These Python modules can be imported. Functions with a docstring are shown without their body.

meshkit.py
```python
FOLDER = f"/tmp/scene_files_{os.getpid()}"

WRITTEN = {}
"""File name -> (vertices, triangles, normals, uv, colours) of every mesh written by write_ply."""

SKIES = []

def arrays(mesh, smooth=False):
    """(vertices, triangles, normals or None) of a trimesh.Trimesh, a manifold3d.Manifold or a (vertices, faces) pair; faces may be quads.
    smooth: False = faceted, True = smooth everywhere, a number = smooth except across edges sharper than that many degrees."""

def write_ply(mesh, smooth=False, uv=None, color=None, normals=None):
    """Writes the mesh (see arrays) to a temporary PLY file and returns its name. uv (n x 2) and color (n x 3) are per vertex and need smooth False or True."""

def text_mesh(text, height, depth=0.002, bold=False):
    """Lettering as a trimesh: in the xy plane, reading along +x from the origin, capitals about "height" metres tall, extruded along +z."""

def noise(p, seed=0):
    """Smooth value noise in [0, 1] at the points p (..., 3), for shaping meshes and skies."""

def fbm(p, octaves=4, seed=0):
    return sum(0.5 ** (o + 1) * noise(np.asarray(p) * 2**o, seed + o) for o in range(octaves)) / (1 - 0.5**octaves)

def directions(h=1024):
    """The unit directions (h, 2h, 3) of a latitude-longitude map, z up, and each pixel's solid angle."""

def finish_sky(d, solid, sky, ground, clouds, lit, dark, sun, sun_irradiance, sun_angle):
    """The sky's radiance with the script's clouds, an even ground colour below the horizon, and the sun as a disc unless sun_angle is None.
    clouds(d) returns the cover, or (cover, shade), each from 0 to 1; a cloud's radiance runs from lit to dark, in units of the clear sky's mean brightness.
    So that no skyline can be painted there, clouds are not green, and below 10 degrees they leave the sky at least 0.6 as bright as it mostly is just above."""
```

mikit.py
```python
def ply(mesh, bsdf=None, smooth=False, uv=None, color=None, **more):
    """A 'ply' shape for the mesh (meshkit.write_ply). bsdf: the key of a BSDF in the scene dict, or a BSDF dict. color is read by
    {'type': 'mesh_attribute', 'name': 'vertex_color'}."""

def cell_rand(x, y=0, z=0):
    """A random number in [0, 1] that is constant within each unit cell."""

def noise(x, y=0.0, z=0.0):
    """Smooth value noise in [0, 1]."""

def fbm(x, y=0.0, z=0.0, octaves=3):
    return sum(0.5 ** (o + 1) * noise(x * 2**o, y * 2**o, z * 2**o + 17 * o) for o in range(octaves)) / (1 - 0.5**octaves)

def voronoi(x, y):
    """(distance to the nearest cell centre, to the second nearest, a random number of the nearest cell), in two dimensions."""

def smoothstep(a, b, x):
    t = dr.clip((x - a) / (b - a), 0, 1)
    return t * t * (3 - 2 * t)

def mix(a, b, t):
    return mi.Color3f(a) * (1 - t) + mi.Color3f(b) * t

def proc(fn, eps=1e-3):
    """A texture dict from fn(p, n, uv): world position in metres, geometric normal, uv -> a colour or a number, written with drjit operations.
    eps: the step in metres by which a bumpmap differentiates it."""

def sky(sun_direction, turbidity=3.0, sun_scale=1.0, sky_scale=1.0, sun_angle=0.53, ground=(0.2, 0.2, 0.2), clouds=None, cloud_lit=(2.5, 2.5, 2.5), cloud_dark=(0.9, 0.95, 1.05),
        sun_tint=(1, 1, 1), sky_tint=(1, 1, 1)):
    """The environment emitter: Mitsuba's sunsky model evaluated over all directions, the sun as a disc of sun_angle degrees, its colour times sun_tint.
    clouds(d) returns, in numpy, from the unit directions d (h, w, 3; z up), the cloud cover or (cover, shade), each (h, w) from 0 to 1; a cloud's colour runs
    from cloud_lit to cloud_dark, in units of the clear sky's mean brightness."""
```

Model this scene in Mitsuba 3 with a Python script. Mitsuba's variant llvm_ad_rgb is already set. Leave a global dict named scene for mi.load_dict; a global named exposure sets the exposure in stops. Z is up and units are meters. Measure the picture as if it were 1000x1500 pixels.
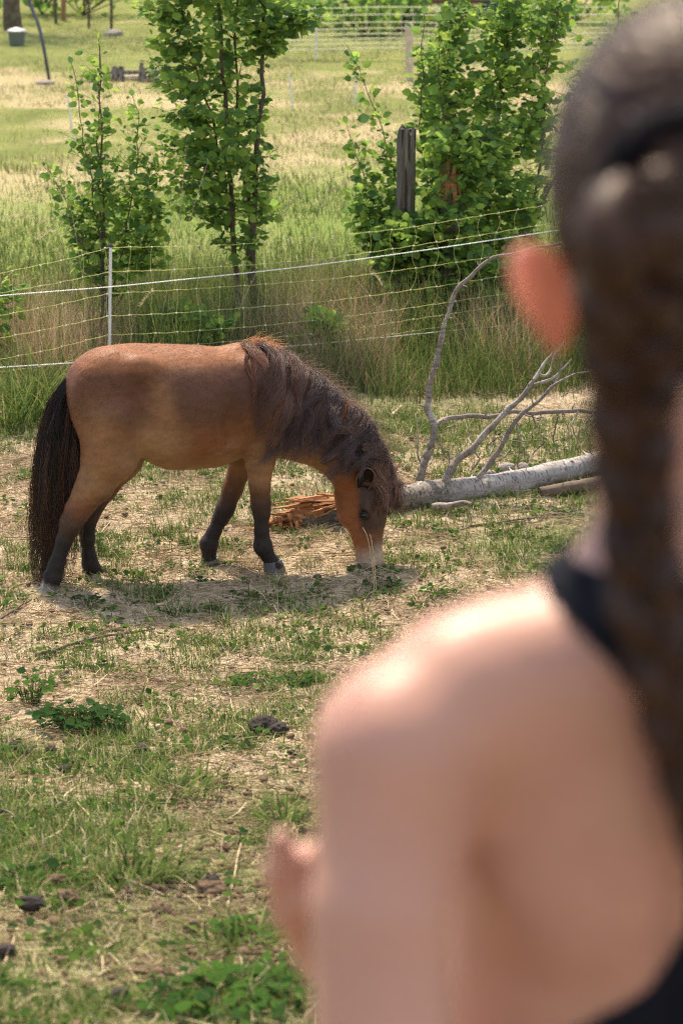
import math
import numpy as np
import trimesh
import mitsuba as mi
import drjit as dr
import mikit
import meshkit
from mikit import ply, proc, noise, fbm, voronoi, smoothstep, mix
from scipy import sparse
from shapely.geometry import Polygon, Point
import shapely

T = mi.ScalarTransform4f
scene, labels = {}, {}

# ---------------------------------------------------------------- camera, sky, exposure
CAM = np.array([0.0, 0.0, 3.1])
PITCH = math.radians(15.46)
FPX = 3542.0                       # focal length, in pixels of the 1000 x 1500 photograph
FWD = np.array([0, math.cos(PITCH), -math.sin(PITCH)])
UPV = np.array([0, math.sin(PITCH), math.cos(PITCH)])
scene['camera'] = {
    'type': 'thinlens', 'fov': 2 * math.degrees(math.atan(500 / FPX)), 'fov_axis': 'x',
    'aperture_radius': 0.0086, 'focus_distance': 10.35, 'near_clip': 0.05, 'far_clip': 3000.0,
    'to_world': T().look_at(origin=CAM.tolist(), target=(CAM + FWD).tolist(), up=[0, 0, 1]),
}
SUN = (-0.16, 0.50, 0.85)


def cumulus(d):
    """Broken fair-weather cloud over the whole sky."""
    h = np.maximum(d[..., 2], 0.06)
    q = np.stack([d[..., 0] / h * 0.9, d[..., 1] / h * 0.9, 0 * h + 3.3], -1)
    f = meshkit.fbm(q, 5, 17)
    c = np.clip((f - 0.42) / 0.16, 0, 1)
    return 0.78 * c * c * (3 - 2 * c), np.clip((f - 0.55) / 0.25, 0, 1) * 0.6


scene['sky'] = mikit.sky(SUN, turbidity=3.5, sun_angle=2.5, sun_scale=0.92, sky_scale=1.0, sun_tint=(1.0, 0.98, 0.97), clouds=cumulus)
exposure = 2.7


# ---------------------------------------------------------------- helpers: where things stand
def ray(u, v):
    return FWD + np.array([1, 0, 0]) * ((u - 500) / FPX) + UPV * ((750 - v) / FPX)


def pix(u, v, Y):
    """The point of the plane y = Y that the survey photograph shows at (u, v)."""
    d = ray(u, v)
    return CAM + d * (Y / d[1])


def gz(x, y):
    """Height of the ground."""
    x, y = np.asarray(x, float), np.asarray(y, float)
    bank = 0.2 * 0.5 * np.logaddexp(0, (8.3 - y) / 0.5)
    p = np.stack([x, y, 0 * x], -1)
    amp = np.clip(1.2 - np.abs(y - 10.2) / 6, 0.35, 1)
    rough = 0.05 * (meshkit.fbm(p * 1.7, 3, 3) - 0.5) * (1.35 - amp) + 0.018 * (meshkit.fbm(p * 9, 2, 8) - 0.5)
    return bank + rough


def gnd(u, v):
    d = ray(u, v)
    z = 0.0
    for _ in range(30):
        t = (z - CAM[2]) / d[2]
        p = CAM + d * t
        z = 0.5 * z + 0.5 * float(gz(p[0], p[1]))
    return np.array([p[0], p[1], float(gz(p[0], p[1]))])


def rgen(seed):
    return np.random.default_rng(seed)


# ---------------------------------------------------------------- helpers: scene entries
def numbered(key):
    if key not in scene and key not in labels:
        return key
    k = 1
    while f'{key}_{k:03d}' in scene or f'{key}_{k:03d}' in labels:
        k += 1
    return f'{key}_{k:03d}'


def thing(name, label, cat, group=None, kind=None):
    key = numbered(name)
    labels[key] = {'label': label, 'category': cat}
    if group:
        labels[key]['group'] = group
    if kind:
        labels[key]['kind'] = kind
    return key


def obj(name, mesh, bsdf, parent=None, smooth=False, uv=None, color=None, label=None, kind=None, m=None):
    key = numbered(f'{parent}__{name}' if parent else name)
    scene[key] = mesh if isinstance(mesh, dict) else ply(mesh, bsdf, smooth=smooth, uv=uv, color=color)
    if m is not None:
        scene[key] = {**scene[key], 'to_world': T(m)}
    if label or kind:
        labels[key] = {}
        if label:
            labels[key]['label'] = label
        if kind:
            labels[key]['kind'] = kind
    return key


def whole(name, mesh, bsdf, label, cat, group=None, kind=None, **kw):
    """A thing that is one mesh."""
    key = obj(name, mesh, bsdf, None, **kw)
    labels[key] = {'label': label, 'category': cat}
    if group:
        labels[key]['group'] = group
    if kind:
        labels[key]['kind'] = kind
    return key


# ---------------------------------------------------------------- helpers: meshes
def spline(pts, n):
    """Catmull-Rom through the points (m, k), n samples."""
    p = np.asarray(pts, float)
    if len(p) < 3:
        t = np.linspace(0, 1, n)[:, None]
        return p[0] * (1 - t) + p[-1] * t
    q = np.vstack([2 * p[0] - p[1], p, 2 * p[-1] - p[-2]])
    t = np.linspace(0, len(p) - 1 - 1e-9, n)
    i = t.astype(int)
    f = (t - i)[:, None]
    a, b, c, d = q[i], q[i + 1], q[i + 2], q[i + 3]
    return 0.5 * (2 * b + (c - a) * f + (2 * a - 5 * b + 4 * c - d) * f * f + (3 * b - a - 3 * c + d) * f ** 3)


def frames(p):
    t = np.gradient(p, axis=0)
    t /= np.linalg.norm(t, axis=1, keepdims=True) + 1e-12
    ref = np.array([0.3, 0.2, 0.93]) if abs(t[:, 2]).mean() < 0.8 else np.array([0.95, 0.3, 0.1])
    a = np.cross(t, ref)
    a /= np.linalg.norm(a, axis=1, keepdims=True) + 1e-12
    return t, a, np.cross(t, a)


def tube(pts, rad, sides=8, bump=0.0, seed=0, freq=20.0, caps=True):
    """(vertices, faces, uv) of a closed tube; uv = (angle 0..1, length in metres)."""
    p = np.asarray(pts, float)
    r = np.broadcast_to(np.asarray(rad, float), (len(p),))
    t, a, b = frames(p)
    ang = np.arange(sides) * 2 * np.pi / sides
    ring = np.cos(ang)[None, :, None] * a[:, None] + np.sin(ang)[None, :, None] * b[:, None]
    v = p[:, None] + r[:, None, None] * ring
    if bump:
        v = v + ring * (bump * r[:, None] * (2 * meshkit.fbm(v * freq, 3, seed) - 1))[..., None]
    n = len(p)
    i, j = np.meshgrid(np.arange(n - 1), np.arange(sides), indexing='ij')
    k = (j + 1) % sides
    q = np.stack([i * sides + j, i * sides + k, (i + 1) * sides + k, (i + 1) * sides + j], -1).reshape(-1, 4)
    f = np.vstack([q[:, [0, 1, 2]], q[:, [0, 2, 3]]])[:, ::-1]
    L = np.concatenate([[0], np.cumsum(np.linalg.norm(np.diff(p, axis=0), axis=1))])
    uv = np.stack(np.broadcast_arrays((ang / (2 * np.pi))[None, :], L[:, None]), -1).reshape(-1, 2)
    V = v.reshape(-1, 3)
    if caps:
        V = np.vstack([V, p[:1], p[-1:]])
        uv = np.vstack([uv, [[0.5, 0]], [[0.5, L[-1]]]])
        c0, c1 = len(V) - 2, len(V) - 1
        s = np.arange(sides)
        f = np.vstack([f, np.stack([s * 0 + c0, s, (s + 1) % sides], -1)[:, ::-1] if False else np.stack([s * 0 + c0, (s + 1) % sides, s], -1)[:, ::-1],
                       np.stack([s * 0 + c1, (n - 1) * sides + (s + 1) % sides, (n - 1) * sides + s], -1)])
    return V, f[:, ::-1], uv


def join(parts):
    """Concatenate (V, F, ...) tuples of the same length."""
    V, F, X, at = [], [], [], 0
    for q in parts:
        V.append(q[0])
        F.append(np.asarray(q[1]) + at)
        at += len(q[0])
        if len(q) > 2:
            X.append(q[2])
    return (np.vstack(V), np.vstack(F)) + ((np.vstack(X),) if X else ())


def strands(P, R, sides=3):
    """Many thin tubes at once. P (n, m, 3) points, R (n, m) radii -> V, F, index of the strand of each vertex, place along it."""
    n, m = P.shape[:2]
    t = np.gradient(P, axis=1)
    t /= np.linalg.norm(t, axis=2, keepdims=True) + 1e-12
    ref = np.where(np.abs(t[..., 1:2]) < 0.9, [0, 1.0, 0], [1.0, 0, 0])
    a = np.cross(t, ref)
    a /= np.linalg.norm(a, axis=2, keepdims=True) + 1e-12
    b = np.cross(t, a)
    ang = np.arange(sides) * 2 * np.pi / sides + 0.4
    V = P[:, :, None] + R[:, :, None, None] * (np.cos(ang)[:, None] * a[:, :, None] + np.sin(ang)[:, None] * b[:, :, None])
    base = (np.arange(n) * m * sides)[:, None, None]
    i, j = np.meshgrid(np.arange(m - 1), np.arange(sides), indexing='ij')
    k = (j + 1) % sides
    q = base[..., None] + np.stack([i * sides + j, i * sides + k, (i + 1) * sides + k, (i + 1) * sides + j], -1)[None]
    q = q.reshape(-1, 4)
    F = np.vstack([q[:, [0, 1, 2]], q[:, [0, 2, 3]]])
    which = np.repeat(np.arange(n), m * sides)
    along = np.tile(np.repeat(np.linspace(0, 1, m), sides), n)
    return V.reshape(-1, 3), F, which, along


def blades(root, h, w, yaw, lean, bend, col, tipcol=None, seg=2):
    """Grass blades: flat tapering strips. All arguments per blade. -> V, F, colours."""
    n = len(root)
    side = np.stack([np.cos(yaw), np.sin(yaw), 0 * yaw], -1)
    out = np.stack([-np.sin(yaw), np.cos(yaw), 0 * yaw], -1)
    V, C = [], []
    tipcol = col if tipcol is None else tipcol
    for k in range(seg):
        s = k / seg
        c = root + out * (h * (lean * s + bend * s * s))[:, None] + np.array([0, 0, 1.0]) * (h * s * np.sqrt(np.clip(1 - 0.5 * (lean + bend * s) ** 2, 0.08, 1)))[:, None]
        ww = (w * (1 - 0.55 * s))[:, None] * 0.5
        V += [c - side * ww, c + side * ww]
        cc = col * (1 - s) + tipcol * s
        C += [cc, cc]
    s = 1.0
    V.append(root + out * (h * (lean + bend))[:, None] + np.array([0, 0, 1.0]) * (h * np.sqrt(np.clip(1 - 0.5 * (lean + bend) ** 2, 0.08, 1)))[:, None])
    C.append(tipcol)
    m = 2 * seg + 1
    V = np.stack(V, 1).reshape(-1, 3)
    C = np.stack(C, 1).reshape(-1, 3)
    tri = []
    for k in range(seg - 1):
        tri += [[2 * k, 2 * k + 1, 2 * k + 3], [2 * k, 2 * k + 3, 2 * k + 2]]
    tri.append([2 * seg - 2, 2 * seg - 1, 2 * seg])
    F = (np.arange(n) * m)[:, None, None] + np.array(tri)[None]
    return V, F.reshape(-1, 3), C


# ---------------------------------------------------------------- helpers: smooth bodies (distance fields to meshes)
class Body:
    def __init__(self, lo, hi, h):
        self.lo, self.h = np.asarray(lo, float), h
        self.n = np.ceil((np.asarray(hi, float) - self.lo) / h).astype(int) + 1
        self.D = np.full(self.n, 1.0, np.float32)

    def box(self, lo, hi):
        a = np.clip(np.floor((lo - self.lo) / self.h).astype(int), 0, self.n)
        b = np.clip(np.ceil((hi - self.lo) / self.h).astype(int) + 1, 0, self.n)
        sl = tuple(slice(i, j) for i, j in zip(a, b))
        g = [self.lo[k] + self.h * np.arange(a[k], b[k], dtype=np.float32) for k in range(3)]
        return sl, np.stack(np.meshgrid(*g, indexing='ij'), -1) if all(b > a) else None

    def put(self, sl, d, k, cut=False):
        D = self.D[sl]
        if cut:
            D, d = -D, d
        hh = np.clip(0.5 + 0.5 * (D - d) / k, 0, 1)
        r = D * (1 - hh) + d * hh - k * hh * (1 - hh)
        self.D[sl] = -r if cut else r

    def cone(self, a, b, ra, rb, k=0.02, flat=1.0, axis=1, cut=False):
        """Tapered capsule; its thickness along the given axis (number or vector) is scaled by flat."""
        a, b = np.asarray(a, float), np.asarray(b, float)
        R = max(ra, rb) * max(1, flat) + k + 3 * self.h
        sl, P = self.box(np.minimum(a, b) - R, np.maximum(a, b) + R)
        if P is None:
            return
        ba = b - a
        t = np.clip(((P - a) @ ba) / max(ba @ ba, 1e-12), 0, 1)
        q = P - a - t[..., None] * ba
        if flat != 1.0:
            ax = np.eye(3)[axis] if np.isscalar(axis) else np.asarray(axis, float)
            q = q + ax * ((q @ ax) * (1 / flat - 1))[..., None]
        d = np.linalg.norm(q, axis=-1) - (ra + (rb - ra) * t)
        self.put(sl, (d * min(1, flat)).astype(np.float32), k, cut)

    def chain(self, pts, rad, k=0.02, flat=1.0, axis=1):
        fl = np.broadcast_to(flat, (len(pts),))
        for i in range(len(pts) - 1):
            self.cone(pts[i], pts[i + 1], rad[i], rad[i + 1], k, 0.5 * (fl[i] + fl[i + 1]), axis)

    def ball(self, c, r, k=0.02, cut=False, axes=None):
        """Ellipsoid with the radii r along the axes (rows; default world)."""
        c, r = np.asarray(c, float), np.broadcast_to(np.asarray(r, float), (3,))
        R = r.max() + k + 3 * self.h
        sl, P = self.box(c - R, c + R)
        if P is None:
            return
        q = P - c
        if axes is not None:
            q = q @ np.asarray(axes, float).T
        k0 = np.linalg.norm(q / r, axis=-1)
        k1 = np.linalg.norm(q / (r * r), axis=-1)
        d = np.where(k1 > 1e-9, k0 * (k0 - 1) / np.maximum(k1, 1e-9), -r.min())
        self.put(sl, d.astype(np.float32), k, cut)

    def grid(self):
        return self.box(self.lo, self.lo + self.h * (self.n - 1))[1]

    def mesh(self, D=None, smooth=6):
        return surface(self.D if D is None else D, self.lo, self.h, smooth)


def surface(D, lo, h, smooth=6):
    """Surface nets of the field D = 0."""
    s = D < 0
    c = sum(s[i:s.shape[0] - 1 + i, j:s.shape[1] - 1 + j, k:s.shape[2] - 1 + k].astype(np.int8) for i in (0, 1) for j in (0, 1) for k in (0, 1))
    cell = np.argwhere((c > 0) & (c < 8))
    idx = np.full(c.shape, -1, np.int64)
    idx[tuple(cell.T)] = np.arange(len(cell))
    acc, cnt = np.zeros((len(cell), 3)), np.zeros(len(cell))
    corners = [(i, j, k) for i in (0, 1) for j in (0, 1) for k in (0, 1)]
    for A in corners:
        for ax in range(3):
            if A[ax]:
                continue
            B = list(A)
            B[ax] = 1
            da = D[tuple((cell + A).T)]
            db = D[tuple((cell + B).T)]
            on = (da < 0) != (db < 0)
            t = np.where(on, da / np.where(on, da - db, 1), 0)
            pt = np.array(A, float)[None] + t[:, None] * (np.array(B) - np.array(A))[None]
            acc[on] += pt[on]
            cnt[on] += 1
    V = lo + h * (cell + acc / np.maximum(cnt, 1)[:, None])
    F = []
    for ax in range(3):
        o1, o2 = (ax + 1) % 3, (ax + 2) % 3
        a = s[tuple(slice(0, -1) if i == ax else slice(None) for i in range(3))]
        b = s[tuple(slice(1, None) if i == ax else slice(None) for i in range(3))]
        e = np.argwhere(a != b)
        e = e[(e[:, o1] > 0) & (e[:, o2] > 0) & (e[:, o1] < D.shape[o1] - 1) & (e[:, o2] < D.shape[o2] - 1)]
        if not len(e):
            continue
        u1, u2 = np.eye(3, dtype=int)[o1], np.eye(3, dtype=int)[o2]
        q = np.stack([idx[tuple((e - u1 - u2).T)], idx[tuple((e - u2).T)], idx[tuple(e.T)], idx[tuple((e - u1).T)]], -1)
        inside = s[tuple(e.T)]
        q[~inside] = q[~inside][:, ::-1]
        F.append(q)
    q = np.vstack(F)
    q = q[(q >= 0).all(1)]
    F = np.vstack([q[:, [0, 1, 2]], q[:, [0, 2, 3]]])
    if smooth:
        e = np.vstack([F[:, [0, 1]], F[:, [1, 2]], F[:, [2, 0]]])
        e = np.unique(np.vstack([e, e[:, ::-1]]), axis=0)
        A = sparse.csr_matrix((np.ones(len(e)), (e[:, 0], e[:, 1])), shape=(len(V), len(V)))
        deg = np.maximum(np.asarray(A.sum(1)), 1)
        for k in range(2 * smooth):
            V = V + (0.5, -0.52)[k % 2] * (A @ V / deg - V)
    return trimesh.Trimesh(V, F, process=False)


def trilinear(D, lo, h, P):
    from scipy.ndimage import map_coordinates
    return map_coordinates(D, ((P - lo) / h).T, order=1, mode='nearest')


# ---------------------------------------------------------------- materials
VC = {'type': 'mesh_attribute', 'name': 'vertex_color'}


def rgb(*c):
    return {'type': 'rgb', 'value': list(c)}


def two(b):
    return {'type': 'twosided', 'bsdf': b}


scene['leaf_material'] = {'type': 'principledthin', 'base_color': VC, 'roughness': 0.24, 'eta': 1.6, 'diff_trans': 1.1}
scene['grass_material'] = {'type': 'principledthin', 'base_color': VC, 'roughness': 0.55, 'eta': 1.33, 'diff_trans': 0.7}
scene['coat_material'] = two({'type': 'principled', 'base_color': VC, 'roughness': 0.55, 'specular': 0.18, 'sheen': 0.04, 'sheen_tint': 0.6})
scene['hair_material'] = two({'type': 'principled', 'base_color': VC, 'roughness': 0.5, 'specular': 0.35})
scene['plain_material'] = two({'type': 'principled', 'base_color': VC, 'roughness': 0.7, 'specular': 0.25})


def ground_colour(p, n, uv):
    x, y = p.x, p.y
    big = fbm(x * 0.55 + 3.1, y * 0.5 + 8.2, 0, 3)
    mid = fbm(x * 2.6 + 11, y * 2.2, 3, 3)
    fine = fbm(x * 26, y * 22, 1, 3)
    grain = noise(x * 150, y * 120, 2)
    straw = mix((0.24, 0.182, 0.116), (0.42, 0.345, 0.245), fine)
    soil = mix((0.075, 0.05, 0.032), (0.18, 0.122, 0.078), fine)
    green = mix((0.06, 0.088, 0.027), (0.15, 0.175, 0.06), fine)
    c = mix(straw, soil, smoothstep(0.50, 0.62, mid) * (0.55 + 0.4 * smoothstep(8.5, 6.0, y)))
    c = mix(c, green, smoothstep(0.42, 0.60, big) * 0.65)
    # earth scraped bare along the fence
    worn = dr.sqrt(dr.square((x - 0.78) / 0.75) + dr.square((y - 14.15) / 0.42)) + 0.9 * (mid - 0.5)
    c = mix(c, soil, (1 - smoothstep(0.7, 1.15, worn)) * 0.85)
    # the hay field beyond the fence: swaths of cut grass between green stripes
    rows = 0.7 * fbm(x * 0.30 + 2, y * 0.52 + 5, 7, 4) + 0.3 * fbm(x * 1.3, y * 0.9, 2, 3)
    hay = mix((0.27, 0.23, 0.12), (0.40, 0.335, 0.19), fine)
    turf = mix((0.10, 0.125, 0.035), (0.21, 0.225, 0.075), fbm(x * 3, y * 1.6, 4, 3))
    lush = smoothstep(16.5, 18.5, y) * (1 - smoothstep(21.5, 25.0, y + 2.2 * (big - 0.5) - 0.5 * x))
    f = mix(turf, hay, smoothstep(0.38, 0.64, rows + 0.30 * (fbm(x * 2.6, y * 1.4, 9, 3) - 0.5) - 0.25 * smoothstep(33.0, 39.0, y)))
    f = mix(f, mix((0.09, 0.15, 0.03), (0.17, 0.23, 0.055), fine), lush * 0.75)
    c = mix(c, f, smoothstep(16.0, 18.0, y))
    return c * (0.78 + 0.44 * grain)


def ground_relief(p, n, uv):
    return 0.020 * fbm(p.x * 30, p.y * 30, 0, 3) + 0.004 * noise(p.x * 140, p.y * 140, 5)


scene['ground_material'] = two({'type': 'bumpmap', 'scale': 1.0, 'arbitrary': proc(ground_relief, eps=2e-3),
                                'bsdf': {'type': 'principled', 'base_color': proc(ground_colour), 'roughness': 0.95, 'specular': 0.1}})


def bark_colour(p, n, uv):
    s = fbm(uv.x * 14, uv.y * 16, 2, 3)
    m = fbm(p.x * 8, p.y * 8, p.z * 8, 2)
    c = mix((0.045, 0.034, 0.026), (0.17, 0.135, 0.10), s)
    return mix(c, (0.13, 0.14, 0.085), smoothstep(0.55, 0.75, m) * 0.5)


scene['bark_material'] = two({'type': 'bumpmap', 'scale': 1.0, 'arbitrary': proc(lambda p, n, uv: 0.003 * fbm(uv.x * 14, uv.y * 30, 1, 2)),
                              'bsdf': {'type': 'principled', 'base_color': proc(bark_colour), 'roughness': 0.85, 'specular': 0.2}})


def birch_colour(p, n, uv):
    """Papery white bark; grey and cracked towards the butt, with dark lens marks across."""
    L = uv.y
    a = fbm(uv.x * 6, L * 12, 1, 3)
    lens = noise(uv.x * 14, L * 320, 4) * noise(uv.x * 26, L * 150, 9)
    flake = 0.5 * fbm(uv.x * 22, L * 120, 6, 4) + 0.5 * fbm(uv.x * 60, L * 260, 8, 3)
    white = mix((0.20, 0.185, 0.175), (0.46, 0.44, 0.425), flake)
    c = mix(white, (0.10, 0.085, 0.075), smoothstep(0.30, 0.48, lens))
    c = mix(c, (0.20, 0.18, 0.165), smoothstep(0.50, 0.64, 0.5 * flake + 0.5 * a) * 0.8)
    old = 1 - smoothstep(0.60, 1.05, L + 0.5 * (a - 0.5))
    rough = mix((0.035, 0.03, 0.024), (0.24, 0.20, 0.16), smoothstep(0.3, 0.7, flake))
    rough = mix(rough, (0.12, 0.12, 0.07), smoothstep(0.5, 0.7, a) * 0.5)
    return mix(c, rough, old)


scene['birch_material'] = two({'type': 'bumpmap', 'scale': 1.0, 'arbitrary': proc(lambda p, n, uv: 0.006 * fbm(uv.x * 12, uv.y * 24, 6, 3)),
                               'bsdf': {'type': 'principled', 'base_color': proc(birch_colour), 'roughness': 0.7, 'specular': 0.3}})


def twig_colour(p, n, uv):
    s = fbm(p.x * 40, p.y * 40, p.z * 40, 3)
    rings = fbm(uv.x * 7, uv.y * 160, 3, 2)
    t = fbm(p.x * 9, p.y * 9, p.z * 9, 2)
    c = mix((0.095, 0.075, 0.06), (0.27, 0.235, 0.20), 0.6 * s + 0.4 * noise(p.x * 190, p.y * 190, p.z * 190))
    c = mix(c, (0.38, 0.345, 0.31), smoothstep(0.52, 0.66, t) * 0.6)
    return mix(c, (0.06, 0.048, 0.04), smoothstep(0.60, 0.74, rings) * 0.6)


scene['branch_material'] = two({'type': 'principled', 'base_color': proc(twig_colour), 'roughness': 0.75, 'specular': 0.25})


def torn_colour(p, n, uv):
    g = fbm(p.x * 30 + 200 * p.z, p.y * 60, p.z * 150, 3)
    c = mix((0.12, 0.042, 0.017), (0.50, 0.25, 0.10), g)
    return mix(c, (0.10, 0.045, 0.022), smoothstep(0.58, 0.75, fbm(p.x * 18, p.y * 18, p.z * 40, 2)) * 0.7)


scene['torn_wood_material'] = two({'type': 'principled', 'base_color': proc(torn_colour), 'roughness': 0.7, 'specular': 0.25})


def grey_wood_colour(p, n, uv):
    g = fbm(p.x * 70, p.y * 70, p.z * 7, 3)
    crack = smoothstep(0.60, 0.68, noise(p.x * 46, p.y * 46, p.z * 2.2))
    return mix(mix((0.09, 0.078, 0.066), (0.24, 0.215, 0.185), g), (0.03, 0.025, 0.02), crack * 0.85)


scene['grey_wood_material'] = two({'type': 'principled', 'base_color': proc(grey_wood_colour), 'roughness': 0.85, 'specular': 0.2})
scene['white_plastic_material'] = two({'type': 'roughplastic', 'diffuse_reflectance': rgb(0.72, 0.72, 0.70), 'alpha': 0.25})
scene['white_cord_material'] = two({'type': 'principled', 'base_color': rgb(0.80, 0.80, 0.78), 'roughness': 0.6})
scene['yellow_cord_material'] = two({'type': 'principled', 'base_color': rgb(0.50, 0.49, 0.14), 'roughness': 0.6})
scene['dark_metal_material'] = two({'type': 'principled', 'base_color': rgb(0.04, 0.045, 0.06), 'roughness': 0.5})
scene['stone_material'] = two({'type': 'principled', 'base_color': proc(lambda p, n, uv: mix((0.15, 0.13, 0.11), (0.31, 0.275, 0.235), fbm(p.x * 40, p.y * 40, p.z * 40, 3))), 'roughness': 0.9})
scene['dung_material'] = two({'type': 'bumpmap', 'scale': 1.0, 'arbitrary': proc(lambda p, n, uv: 0.004 * fbm(p.x * 120, p.y * 120, p.z * 120, 3)),
                              'bsdf': {'type': 'principled', 'base_color': proc(lambda p, n, uv: mix((0.012, 0.010, 0.012), (0.055, 0.042, 0.035), fbm(p.x * 60, p.y * 60, p.z * 60, 3))), 'roughness': 0.75, 'specular': 0.15}})
scene['clod_material'] = two({'type': 'principled', 'base_color': proc(lambda p, n, uv: mix((0.06, 0.04, 0.027), (0.18, 0.125, 0.08), fbm(p.x * 60, p.y * 60, p.z * 60, 3))), 'roughness': 0.95, 'specular': 0.1})

# ================================================================ the ground
def ground_mesh():
    # fine towards the camera, coarse beyond: rows and columns of uneven spacing
    ys = np.concatenate([[-60, -20, -6, -2], np.arange(0, 3.6, 0.2), np.arange(3.6, 14.5, 0.03), np.arange(14.5, 20, 0.09), np.geomspace(20, 60, 60), [80, 120, 200, 400, 900]])
    xs = np.concatenate([[-900, -300, -100, -40, -20, -10, -6, -4.5], np.arange(-3.6, 3.6, 0.035), [4.5, 6, 10, 20, 40, 100, 300, 900]])
    X, Y = np.meshgrid(xs, ys)
    Z = gz(X, Y)
    P = np.stack([X, Y, 0 * X], -1)
    fine = (np.abs(X) < 3.7) & (Y > 3.5) & (Y < 14.6)
    Z = Z + np.where(fine, 0.034 * (meshkit.fbm(P * 14, 3, 21) - 0.5), 0)
    i, j = np.meshgrid(np.arange(len(ys) - 1), np.arange(len(xs) - 1), indexing='ij')
    w = len(xs)
    q = np.stack([i * w + j, i * w + j + 1, (i + 1) * w + j + 1, (i + 1) * w + j], -1).reshape(-1, 4)
    return np.stack([X, Y, Z], -1).reshape(-1, 3), q


obj('ground', ground_mesh(), 'ground_material', smooth=True)
labels['ground'] = {'label': 'dry trampled paddock earth running on into a mown hay field', 'category': 'ground', 'kind': 'structure'}

GREENS = np.array([[0.080, 0.130, 0.030], [0.115, 0.170, 0.042], [0.16, 0.205, 0.06], [0.062, 0.108, 0.032], [0.20, 0.235, 0.08]])
STRAWS = np.array([[0.44, 0.36, 0.235], [0.56, 0.48, 0.34], [0.34, 0.265, 0.16], [0.48, 0.42, 0.26], [0.26, 0.19, 0.115]])


def scatter(r, n, y0, y1, margin=0.35, power=1.0):
    """Points over the part of the ground that the camera could see, evenly per square metre of picture-near ground."""
    y = y0 + (y1 - y0) * r.random(n) ** power
    half = 0.148 * y + margin
    return (r.random(n) * 2 - 1) * half, y


def pick(r, pal, n, jitter=0.25):
    c = pal[r.integers(0, len(pal), n)]
    return c * (1 + jitter * (r.random((n, 1)) * 2 - 1))


def cover(x, y):
    """How green the paddock is."""
    p = np.stack([x, y, 0 * x], -1)
    return 0.6 * meshkit.fbm(p * 1.3 + 4.2, 3, 5) + 0.4 * meshkit.fbm(p * 5.0, 2, 6)


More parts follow.
